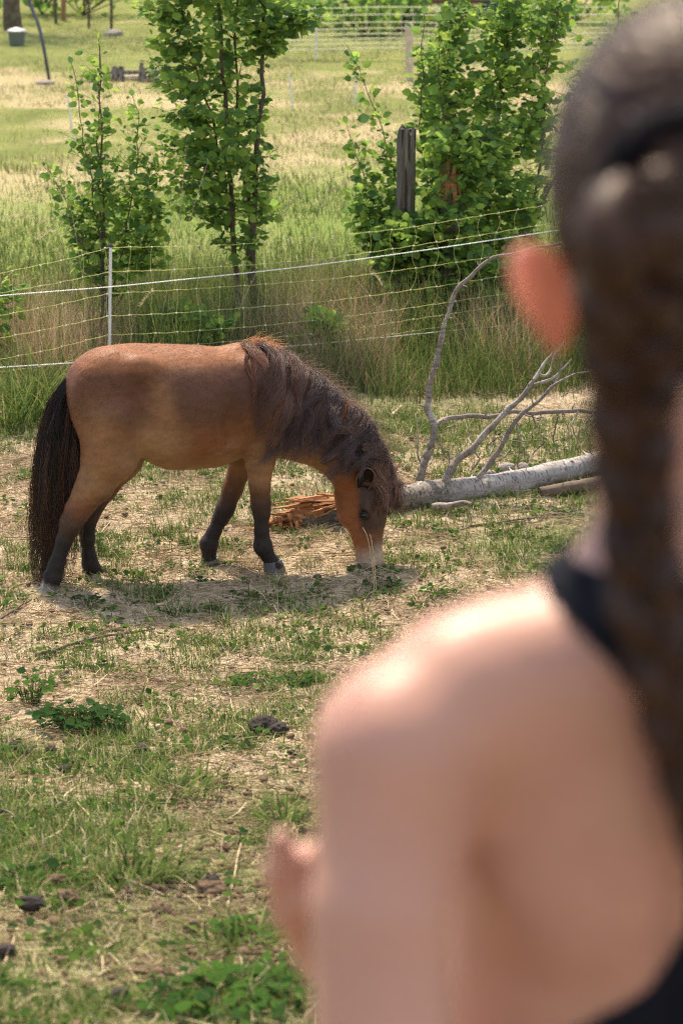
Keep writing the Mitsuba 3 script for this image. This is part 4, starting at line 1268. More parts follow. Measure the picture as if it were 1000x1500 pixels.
# ================================================================ far end of the field
def far():
    r = rgen(81)
    # trunk at the left edge
    key = thing('tree', 'thick dark tree trunk at the upper left corner of the field', 'tree')
    b = gnd(19, 44)
    pts = [b - [0, 0, 0.1], b + [0.0, 0, 0.8], b + [0.05, 0.1, 2.4], b + [0.0, 0.2, 4.2]]
    V, F, uv = tube(spline(pts, 24), np.linspace(0.17, 0.09, 24), 14, 0.2, 8, 5)
    obj('trunk', (V, F), 'bark_material', key, smooth=True, uv=uv)
    for k in range(5):
        a = 1.3 * k
        q = b + [0.0, 0.15, 2.6 + 0.35 * k]
        e = q + np.array([math.cos(a) * 1.0, math.sin(a) * 1.0, 0.7])
        V, F, uv = tube(spline([q, 0.5 * (q + e) + [0, 0, 0.1], e], 8), np.linspace(0.05, 0.015, 8), 7)
        obj('limb', (V, F), 'bark_material', key, smooth=True, uv=uv)
    M = []
    for k in range(1500):
        c = b + np.array([0, 0.2, 4.2]) + r.normal(size=3) * [0.8, 0.8, 0.55]
        d = r.normal(size=3)
        M.append(leaf_matrix(c, d, np.array([0.3, 0.1, 1.0]) + 0.4 * r.normal(size=3), 0.10))
    put_leaves(key, M, r, 0)
    labels[key + '__foliage'] = {'kind': 'stuff'}
    # bucket with white lid
    key = thing('bucket', 'grey bucket with a white lid standing before the thick trunk', 'bucket')
    c = gnd(25, 66)
    V, F, uv = tube(np.linspace(c, c + [0, 0, 0.22], 6), np.linspace(0.115, 0.14, 6), 20)
    obj('tub', (V, F), 'bucket_material', key, smooth=40)
    V, F, uv = tube([c + [0, 0, 0.222], c + [0, 0, 0.235], c + [0, 0, 0.26], c + [0, 0, 0.285]], [0.15, 0.152, 0.12, 0.03], 20)
    obj('lid', (V, F), 'white_plastic_material', key, smooth=40)
    # dark bent pole
    p = spline([pix(72, 116, gnd(72, 116)[1]), pix(66, 80, 33.2), pix(57, 38, 33.4), pix(44, 5, 33.6), pix(28, -40, 33.8)], 24)
    V, F, uv = tube(p, np.linspace(0.022, 0.026, 24), 8)
    whole('bent_pole', (V, F), 'dark_metal_material', 'dark bent pole leaning over the field at the upper left', 'pole', smooth=True)
    # fence posts of the far left
    for k, (u, v0, v1, w, mat, lab) in enumerate([(93, -30, 30, 0.045, 'far_post_material', 'reddish wooden fence post right of the bent pole'), (82, -40, 34, 0.030, 'bark_material', 'thin dark fence post next to the reddish post'),
                                                  (130, -40, 42, 0.024, 'bark_material', 'thin dark fence post at the far fence, left of the low trestle'), (163, -40, 46, 0.026, 'bark_material', 'thin dark fence post above the low grey stone'),
                                                  (236, -40, 20, 0.04, 'far_post_material', 'reddish wooden fence post behind the young tree crown')]):
        b = gnd(u, v1)
        t = pix(u - (3 if k == 1 else 0), v0, b[1])
        V, F, uv = tube(np.linspace(b - [0, 0, 0.1], t, 10), w, 8, 0.08, k, 8)
        whole('far_post', (V, F), mat, lab, 'post', smooth=True, uv=uv)
    stone('stone', sits(166, 52, 0.03), [0.17, 0.13, 0.08], 7, 'low grey stone at the foot of a thin dark fence post', 'stone')
    stone('stone', sits(66, 122, 0.01), [0.13, 0.10, 0.045], 9, 'low grey stone at the foot of the bent pole', 'stone')
    # low trestle of poles
    key = thing('log_trestle', 'low weathered trestle of peeled poles lying in the far field', 'trestle')
    a, b = pix(128, 117, 33.0), pix(262, 113, 33.3)
    V, F, uv = tube(spline([a, 0.5 * (a + b) + [0, 0, 0.01], b], 16), np.linspace(0.055, 0.045, 16), 10, 0.1, 3, 6)
    obj('rail', (V, F), 'pale_pole_material', key, smooth=True, uv=uv)
    a, b = pix(132, 107, 33.1), pix(262, 104, 33.4)
    V, F, uv = tube(spline([a, b], 16), 0.03, 8, 0.1, 4, 6)
    obj('rail', (V, F), 'grey_wood_material', key, smooth=True, uv=uv)
    for u, v0, v1, w in ((168, 98, 122, 0.045), (177, 98, 122, 0.045), (205, 88, 120, 0.03), (210, 100, 122, 0.045), (222, 103, 121, 0.04), (137, 104, 122, 0.035), (246, 96, 122, 0.04)):
        V, F, uv = tube(np.linspace(pix(u, v1, 32.95), pix(u + (3 if v0 < 90 else 0), v0, 33.05), 6), w, 8, 0.1, int(u), 6)
        obj('upright', (V, F), 'grey_wood_material', key, smooth=True, uv=uv)
    # thin white stakes in the mown field
    for k, (u0, v0, u1, v1, lab) in enumerate([(98, 138, 110, 208, 'thin white plastic stake in the hay behind the sapling'), (423, 108, 430, 160, 'thin white plastic stake in the hay right of the young tree'),
                                               (520, 104, 520, 152, 'thin white plastic stake in the hay left of the tall bush'), (463, -20, 464, 22, 'thin white plastic stake at the far net, above the hay')]):
        b = gnd(u1, v1)
        V, F, uv = tube(np.linspace(b - [0, 0, 0.08], pix(u0, v0, b[1]), 5), 0.011, 6)
        whole('plastic_stake', (V, F), 'white_plastic_material', lab, 'stake', smooth=40)
    # far net
    key = thing('far_net_fence', 'pale wire netting across the far end of the field', 'fence')
    b = gnd(600, 118)
    V, F, uv = tube(np.linspace(b - [0, 0, 0.1], pix(599, 33, b[1]), 10), 0.055, 10, 0.08, 2, 6)
    obj('post', (V, F), 'pale_pole_material', key, smooth=True, uv=uv)
    Y = 36.4
    base = gnd(560, 84)[2]
    x0, x1 = pix(385, 0, Y)[0], pix(900, 0, Y)[0]
    for v in (11, 22, 33, 42, 50, 57, 64, 71):
        z = pix(560, v, Y)[2]
        x = np.linspace(x0, x1, 60)
        V, F, _ = tube(np.stack([x, 0 * x + Y, z + 0.015 * np.sin(x * 2.1)], -1), 0.0075, 4)
        obj('strand', (V, F), 'far_net_material', key, smooth=True)
    zt, zb = pix(560, 11, Y)[2], pix(560, 76, Y)[2]
    for x in np.arange(x0, x1, 0.17):
        V, F, _ = tube([[x, Y, zt], [x + 0.01, Y + 0.005, 0.5 * (zt + zb)], [x, Y, zb]], 0.0045, 3)
        obj('upright_wire', (V, F), 'far_net_material', key, smooth=True)
    for u in (640, 463):
        p = pix(u, 8, Y + 0.02)
        V, F, _ = tube(np.linspace([p[0], p[1], -0.05], p, 6), 0.016, 6)
        obj('stake', (V, F), 'white_plastic_material', key, smooth=40)
    # shrubs beyond
    for k, (u, Yk, hgt, wid, lab) in enumerate([(535, 41, 0.95, 0.75, 'dark rounded shrub behind the far net, left of the pale post'), (585, 42, 1.0, 0.7, 'dark rounded shrub behind the far net, at the pale post'),
                                                (455, 43, 0.5, 0.9, 'olive shrub behind the far net above the hay'), (120, 46, 1.3, 1.3, 'green shrub at the far fence right of the reddish post'),
                                                (62, 46.5, 1.3, 1.0, 'green shrub at the far fence behind the bent pole'),
                                                (395, 46, 0.4, 1.0, 'olive shrub far behind, right of the young tree crown'),
                                                (-40, 44, 1.6, 1.2, 'green shrub at the far fence left of the thick trunk'), (840, 44, 1.2, 1.2, 'green shrub at the far fence behind the hair')]):
        key = thing('shrub', lab, 'shrub')
        c = pix(u, 30, Yk)
        c[2] = 0
        M, tw = [], []
        for j in range(190):
            q = r.normal(size=3)
            q /= np.linalg.norm(q)
            q *= r.random() ** 0.4
            p = c + np.array([q[0] * wid, q[1] * wid * 0.8, hgt * (0.5 + 0.5 * q[2])])
            M.append(leaf_matrix(p, r.normal(size=3), np.array([0.2, -0.2, 1.0]) + 0.5 * r.normal(size=3), 0.13 + 0.08 * r.random()))
            if j < 14:
                tw.append(tube(spline([c, 0.5 * (c + p), p], 5), 0.012, 4, caps=False))
        b = join(tw)
        obj('stems', b[:2], 'bark_material', key, smooth=True, uv=b[2], kind='stuff')
        put_leaves(key, M, r, 0)
    # trailer
    key = thing('trailer', 'reddish brown low farm trailer parked beyond the far net', 'trailer')
    c = pix(660, 10, 44.5)
    x, y = c[0], c[1]

    def board(lo, hi, name, mat, parent=key):
        m = trimesh.creation.box(extents=np.subtract(hi, lo))
        m.apply_translation(np.add(lo, hi) / 2)
        return obj(name, (m.vertices, m.faces), mat, parent)
    board([x - 0.9, y - 0.8, 0.36], [x + 1.15, y + 0.8, 0.44], 'chassis', 'trailer_material')
    for k in range(4):
        board([x - 0.95, y - 0.84, 0.445 + 0.14 * k], [x + 1.2, y - 0.80, 0.575 + 0.14 * k], 'side_board', 'trailer_material')
        board([x - 0.95, y + 0.80, 0.445 + 0.14 * k], [x + 1.2, y + 0.84, 0.575 + 0.14 * k], 'side_board', 'trailer_material')
        board([x + 1.16, y - 0.795, 0.445 + 0.14 * k], [x + 1.2, y + 0.795, 0.575 + 0.14 * k], 'end_board', 'trailer_material')
    for k in (-0.9, 0.1, 1.1):
        board([x + k, y - 0.87, 0.30], [x + k + 0.06, y - 0.842, 1.02], 'stanchion', 'dark_metal_material')
    for dx in (-0.75, 0.85):
        for dy in (-0.92, 0.72):
            w = trimesh.creation.revolve(np.array([[0.10, -0.08], [0.25, -0.09], [0.29, -0.06], [0.29, 0.06], [0.25, 0.09], [0.10, 0.08], [0.10, -0.08]]), sections=28)
            V = np.array(w.vertices)[:, [0, 2, 1]] + [x + dx, y + dy + 0.1, 0.29]
            wk = obj('wheel', (V, np.array(w.faces)[:, ::-1]), 'dark_metal_material', key, smooth=40)
            V, F, _ = tube([[x + dx, y + dy + 0.03, 0.29], [x + dx, y + dy + 0.17, 0.29]], 0.11, 16)
            obj('hub', (V, F), 'bucket_material', wk, smooth=40)
    V, F, _ = tube([[x - 0.9, y, 0.38], [x - 2.0, y - 0.1, 0.36]], 0.035, 8)
    obj('drawbar', (V, F), 'dark_metal_material', key, smooth=40)


scene['bucket_material'] = two({'type': 'principled', 'base_color': rgb(0.10, 0.12, 0.11), 'roughness': 0.6})
scene['far_post_material'] = two({'type': 'principled', 'base_color': rgb(0.26, 0.13, 0.07), 'roughness': 0.8})
scene['pale_pole_material'] = two({'type': 'principled', 'base_color': proc(lambda p, n, uv: mix((0.34, 0.28, 0.20), (0.56, 0.49, 0.38), fbm(p.x * 14, p.y * 14, p.z * 14, 2))), 'roughness': 0.8})
scene['far_net_material'] = two({'type': 'principled', 'base_color': rgb(0.58, 0.58, 0.42), 'roughness': 0.6})
scene['trailer_material'] = two({'type': 'principled', 'base_color': proc(lambda p, n, uv: mix((0.12, 0.06, 0.04), (0.22, 0.12, 0.09), fbm(p.x * 6, p.y * 6, p.z * 25, 3))), 'roughness': 0.8})
far()

# ================================================================ the pony
PO, PTH = np.array([-0.80, 10.16, 0.0]), math.radians(15.0)
PF, PL, PU = np.array([math.cos(PTH), math.sin(PTH), 0]), np.array([-math.sin(PTH), math.cos(PTH), 0]), np.array([0, 0, 1.0])
PM = np.stack([PF, PL, PU])


def L(u, v, lat=0.0):
    """Pony coordinates (forward, to its left, up) of the survey point (u, v) on the lengthwise plane at lat."""
    d = ray(u, v)
    t = ((PO - CAM) @ PL + lat) / (d @ PL)
    return PM @ (CAM + d * t - PO)


def to_world(P):
    return P @ PM + PO


PX = 1 / 338.0
HEAD_T = L(546, 690, -0.045)
HEAD_N = L(547, 843, -0.12)
H1 = (HEAD_N - HEAD_T) / np.linalg.norm(HEAD_N - HEAD_T)          # down the face
H2 = np.array([math.cos(0.80), -math.sin(0.80), 0.0])              # where the forehead faces
H2 -= H1 * (H2 @ H1)
H2 /= np.linalg.norm(H2)
H3 = np.cross(H1, H2)                                              # across the face
if H3[0] < 0:
    H3 = -H3                                                       # towards the far side of the picture
HL = np.linalg.norm(HEAD_N - HEAD_T)


def hd(t, f=0.0, s=0.0):
    """A point of the head: t along it (0 poll, 1 lips), f metres in front of its axis, s metres across."""
    return HEAD_T + H1 * (t * HL) + H2 * f + H3 * s


LEGS = {  # pixel, lateral place and radius in pixels of every joint; hoof last
    'hind_near': [((163, 610), -0.085, 50), ((160, 668), -0.105, 40), ((140, 708), -0.11, 27), ((114, 748), -0.105, 17.5), ((104, 766), -0.10, 16), ((94, 792), -0.10, 11.5), ((82, 828), -0.10, 11), ((77, 845), -0.10, 13), ((74, 857), -0.10, 11.5)],
    'hind_far': [((170, 610), 0.085, 50), ((172, 668), 0.10, 38), ((150, 708), 0.11, 25), ((131, 748), 0.105, 16.5), ((126, 764), 0.10, 14.5), ((128, 790), 0.10, 10), ((130, 813), 0.10, 9.5), ((132, 826), 0.10, 11.5), ((138, 834), 0.10, 10.5)],
    'front_near': [((385, 610), -0.085, 46), ((383, 648), -0.10, 29), ((381, 676), -0.105, 21.5), ((380, 708), -0.105, 15.5), ((382, 738), -0.10, 14), ((383, 752), -0.10, 12), ((383, 778), -0.10, 10), ((385, 800), -0.10, 13), ((392, 814), -0.10, 11)],
    'front_far': [((372, 610), 0.085, 44), ((362, 648), 0.10, 27), ((354, 678), 0.105, 19), ((341, 715), 0.105, 14.5), ((330, 745), 0.10, 13.5), ((324, 758), 0.10, 11.5), ((313, 780), 0.10, 9.8), ((306, 796), 0.10, 12.5), ((306, 811), 0.10, 11)],
}
HOOVES = {'hind_near': ((71, 864), (69, 873), -0.10, 14, 17), 'hind_far': ((142, 839), (146, 846), 0.10, 12.5, 15.5), 'front_near': ((398, 823), (402, 835), -0.10, 13, 16.5), 'front_far': ((306, 820), (306, 829), 0.10, 12.5, 15.5)}


def pony_field():
    B = Body([-0.75, -0.36, -0.06], [1.02, 0.34, 1.16], 0.0085)
    torso = [(150, 568, 54, 0.80), (172, 574, 66, 0.84), (215, 583, 75, 0.88), (262, 596, 88, 0.92), (308, 596, 84, 0.90), (350, 586, 74, 0.80), (385, 584, 70, 0.70)]
    B.chain([L(u, v) for u, v, _, _ in torso], [r * PX for _, _, r, _ in torso], 0.05, [f for *_, f in torso])
    neck = [(375, 592, 72, 0.66, 0), (412, 600, 66, 0.56, 0), (446, 614, 56, 0.50, -.005), (478, 632, 48, 0.48, -.015), (508, 656, 43, 0.52, -.03), (532, 686, 38, 0.60, -.045)]
    B.chain([L(u, v, l) for u, v, _, _, l in neck], [r * PX for _, _, r, _, _ in neck], 0.04, [q[3] for q in neck])
    B.cone(L(355, 528), L(385, 535), 22 * PX, 20 * PX, 0.05, 0.6)                       # withers
    for s in (-1, 1):
        B.ball(L(405, 622, 0.075 * s), [0.10, 0.07, 0.12], 0.05)                          # breast
        B.cone(L(372, 545, 0.10 * s), L(398, 615, 0.115 * s), 0.05, 0.075, 0.06)          # shoulder blade
        B.ball(L(168, 560, 0.085 * s), [0.15, 0.10, 0.14], 0.06)                          # croup
        B.ball(L(150, 600, 0.095 * s), [0.13, 0.085, 0.17], 0.06)                         # buttock
        B.ball(L(186, 640, 0.11 * s), [0.075, 0.05, 0.12], 0.05)                          # stifle
        B.ball(L(270, 606, 0.13 * s), [0.22, 0.085, 0.17], 0.06)                          # barrel
    for js in LEGS.values():
        pts = [L(u, v, l) for (u, v), l, _ in js]
        B.chain(pts, [r * PX for *_, r in js], 0.018)
    for name in ('hind_near', 'hind_far'):      # point of the hock, tendon
        js = LEGS[name]
        (u, v), l, r = js[3]
        B.cone(L(u - 10, v - 2, l), L(u - 8, v + 12, l), 9 * PX, 7 * PX, 0.012)
        B.cone(L(u + 2, v - 30, l), L(u - 9, v - 4, l), 7 * PX, 6 * PX, 0.02)
    for name in ('front_near', 'front_far'):    # back of the knee, elbow
        (u, v), l, r = js[4]
        (u, v), l, r = LEGS[name][1]
        B.ball(L(u - 16, v - 4, l), 0.045, 0.03)
    for name, ((u0, v0), (u1, v1), l, r0, r1) in HOOVES.items():
        B.cone(L(u0, v0, l), L(u1, v1 - 4, l), r0 * PX * 0.9, r1 * PX * 0.8, 0.01)
    B.ball(L(196, 664, 0), [0.05, 0.03, 0.022], 0.02)                                     # sheath
    B.cone(L(122, 546), L(110, 566), 0.042, 0.034, 0.02)                                  # dock
    B.cone(L(110, 566), L(98, 610), 0.034, 0.022, 0.015)
    # flank hollow, groin fold
    for s in (-1, 1):
        B.cone(L(216, 552, 0.280 * s), L(218, 628, 0.262 * s), 0.058, 0.052, 0.045, cut=True)      # hollow of the flank
        B.cone(L(350, 560, 0.280 * s), L(348, 645, 0.238 * s), 0.055, 0.055, 0.04, cut=True)      # behind the shoulder
        B.cone(L(190, 648, 0.125 * s), L(222, 606, 0.195 * s), 0.020, 0.012, 0.03)                 # fold from the stifle to the flank
        B.ball(L(208, 540, 0.150 * s), [0.07, 0.045, 0.05], 0.06)                                   # point of the hip
        B.cone(L(388, 640, 0.14 * s), L(372, 600, 0.135 * s), 0.030, 0.045, 0.03)                  # forearm muscle
    # head
    B.cone(hd(0.05, -0.045), hd(0.24, -0.035), 0.080, 0.090, 0.035, 0.92, H3)
    B.cone(hd(0.24, -0.03), hd(0.42, -0.025), 0.086, 0.076, 0.03, 0.90, H3)
    B.cone(hd(0.42, -0.022), hd(0.80, -0.016), 0.074, 0.050, 0.03, 0.92, H3)
    B.cone(hd(0.80, -0.016), hd(0.925, -0.010), 0.049, 0.050, 0.02, 1.0, H3)
    B.cone(hd(0.86, -0.048), hd(0.95, -0.040), 0.034, 0.030, 0.02, 1.1, H3)                # chin
    for s in (-1, 1):
        B.cone(hd(0.24, -0.105, 0.036 * s), hd(0.42, -0.100, 0.034 * s), 0.062, 0.055, 0.03)   # cheek
        B.cone(hd(0.36, -0.09, 0.030 * s), hd(0.80, -0.045, 0.018 * s), 0.044, 0.026, 0.03)    # jaw
        B.cone(hd(0.33, 0.006, 0.072 * s), hd(0.39, 0.004, 0.074 * s), 0.026, 0.023, 0.016)    # brow
        B.cone(hd(0.43, -0.03, 0.055 * s), hd(0.62, -0.03, 0.045 * s), 0.015, 0.010, 0.02)     # cheek bone
        B.ball(hd(0.905, 0.012, 0.030 * s), 0.020, 0.014)                                        # nostril rim
        B.ball(hd(0.925, 0.030, 0.031 * s), [0.010, 0.010, 0.015], 0.006, cut=True)
        B.ball(hd(0.405, 0.004, 0.099 * s), [0.021, 0.021, 0.018], 0.008, cut=True)             # eye socket
    B.cone(hd(0.955, -0.022, -0.05), hd(0.955, -0.022, 0.05), 0.004, 0.004, 0.006, cut=True)     # mouth
    B.cone(L(508, 690, -0.03), hd(0.22, -0.10), 0.07, 0.06, 0.035, 0.7)                        # throat
    return B


BAY = np.array([0.180, 0.070, 0.028])
TAN = np.array([0.30, 0.170, 0.082])
SADDLE = np.array([0.066, 0.031, 0.020])
POINTS = np.array([0.026, 0.020, 0.017])
RED = np.array([0.24, 0.088, 0.032])


def sstep(a, b, x):
    t = np.clip((x - a) / (b - a), 0, 1)
    return t * t * (3 - 2 * t)


def coat_colour(P):
    """The pony's colouring from pony coordinates."""
    X, Y, Z = P.T
    def lerp(c, d, t):
        return c * (1 - t[:, None]) + np.asarray(d) * t[:, None]
    n = meshkit.fbm(P * 6, 3, 61) - 0.5
    n2 = meshkit.fbm(P * [30, 30, 60], 2, 62) - 0.5
    c = np.tile(BAY, (len(P), 1))
    c = lerp(c, SADDLE, 0.85 * sstep(0.62, 0.80, Z + 0.12 * n) * (1 - sstep(0.93, 1.0, Z)) * (0.35 + 0.65 * sstep(-0.62, -0.2, X + 0.2 * n)))
    c = lerp(c, [0.20, 0.085, 0.040], 0.85 * sstep(0.945, 1.0, Z + 0.03 * n))
    c = lerp(c, TAN, 0.75 * (1 - sstep(0.50, 0.64, Z + 0.2 * n)) * sstep(0.36, 0.46, Z))
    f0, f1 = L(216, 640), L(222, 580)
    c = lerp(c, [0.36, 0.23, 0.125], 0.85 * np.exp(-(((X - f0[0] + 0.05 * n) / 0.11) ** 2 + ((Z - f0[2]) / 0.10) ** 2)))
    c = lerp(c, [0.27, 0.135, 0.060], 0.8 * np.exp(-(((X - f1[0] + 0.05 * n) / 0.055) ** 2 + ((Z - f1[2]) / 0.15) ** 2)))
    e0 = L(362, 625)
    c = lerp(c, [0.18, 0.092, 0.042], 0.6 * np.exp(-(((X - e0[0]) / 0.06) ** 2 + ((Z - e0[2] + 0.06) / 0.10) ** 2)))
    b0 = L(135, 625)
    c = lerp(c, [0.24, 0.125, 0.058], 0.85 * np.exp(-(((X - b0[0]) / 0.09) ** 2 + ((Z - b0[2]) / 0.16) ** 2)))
    leg = (1 - sstep(0.20, 0.38, Z + 0.10 * n)) * (X < L(470, 700)[0])
    c = lerp(c, [0.062, 0.040, 0.028], 0.8 * (1 - sstep(0.30, 0.45, Z + 0.1 * n)) * (X < L(470, 700)[0]))
    c = lerp(c, POINTS, leg)
    hoof_w = np.linalg.norm(P - L(72, 862, -0.10), axis=1)
    c = lerp(c, [0.42, 0.38, 0.33], 1 - sstep(0.035, 0.06, hoof_w + 0.04 * n))
    # head
    q = P - HEAD_T
    t, f, s = (q @ H1) / HL, q @ H2, q @ H3
    on = sstep(L(468, 700)[0], L(492, 700)[0], X) * (1 - sstep(0.80, 0.9, Z))
    hc = np.tile(RED, (len(P), 1))
    hc = lerp(hc, [0.055, 0.035, 0.026], sstep(-0.05, 0.0, f + 0.03 * n) * (1 - sstep(0.50, 0.66, t + 0.25 * n)) * 0.95)
    hc = lerp(hc, [0.12, 0.055, 0.028], 0.8 * sstep(-0.01, 0.03, f) * sstep(0.5, 0.65, t))
    side = np.clip(np.abs(s) - 0.028, 0, 1)
    hc = lerp(hc, [0.37, 0.28, 0.205], 0.92 * sstep(0.66, 0.90, t + 0.14 * n + 0.05 - 2.2 * side - 0.8 * np.clip(-f - 0.02, 0, 1)))
    hc = lerp(hc, [0.10, 0.09, 0.085], sstep(0.90, 0.975, t + 0.06 * n + 0.6 * side) * 0.9)
    hc = lerp(hc, [0.09, 0.08, 0.078], sstep(0.85, 0.93, t) * sstep(0.02, 0.06, -f) * 0.8)
    nos = np.minimum(np.linalg.norm(P - hd(0.925, 0.03, 0.031), axis=1), np.linalg.norm(P - hd(0.925, 0.03, -0.031), axis=1))
    hc = lerp(hc, [0.012, 0.01, 0.01], 1 - sstep(0.012, 0.02, nos))
    for k in (-1, 1):
        de = np.linalg.norm(P - hd(0.405, 0.004, 0.092 * k), axis=1)
        hc = lerp(hc, [0.02, 0.015, 0.012], 1 - sstep(0.020, 0.034, de))
    c = c * (1 - on[:, None]) + hc * on[:, None]
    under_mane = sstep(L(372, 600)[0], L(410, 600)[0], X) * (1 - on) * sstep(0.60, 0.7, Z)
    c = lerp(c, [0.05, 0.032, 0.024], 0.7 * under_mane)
    c = lerp(c, [0.012, 0.010, 0.010], 1 - sstep(0.045, 0.07, np.abs(X - L(108, 580)[0]) + 0.25 * np.clip(0.55 - Z, 0, 1) + 10 * np.clip(np.abs(Y) - 0.07, 0, 1)) if False else 0 * X)
    return np.clip(c * (1 + 0.55 * n + 0.45 * n2)[:, None], 0.004, 1)


def wave(r, n, m, amp, f0, f1):
    """Smooth random sideways wobble along n strands of m points."""
    t = np.linspace(0, 1, m)[None]
    w = 0
    for k in range(3):
        w = w + np.sin(2 * np.pi * (f0 + (f1 - f0) * r.random((n, 1))) * t * (k + 1) * 0.7 + 7 * r.random((n, 1))) / (k + 1)
    return amp * w * t


def clear_of(B, P, gap):
    """Moves points out of the body until they lie gap above its surface."""
    e = 0.01
    sh = P.shape
    P = P.reshape(-1, 3).copy()
    gap = np.broadcast_to(gap, sh[:-1]).reshape(-1)
    for _ in range(4):
        d = trilinear(B.D, B.lo, B.h, P)
        i = np.where(d < gap)[0]
        if not len(i):
            break
        g = np.stack([trilinear(B.D, B.lo, B.h, P[i] + e * a) - trilinear(B.D, B.lo, B.h, P[i] - e * a) for a in np.eye(3)], -1)
        g /= np.linalg.norm(g, axis=1, keepdims=True) + 1e-9
        P[i] += g * np.minimum(gap[i] - d[i], 0.05)[:, None]
    return P.reshape(sh)


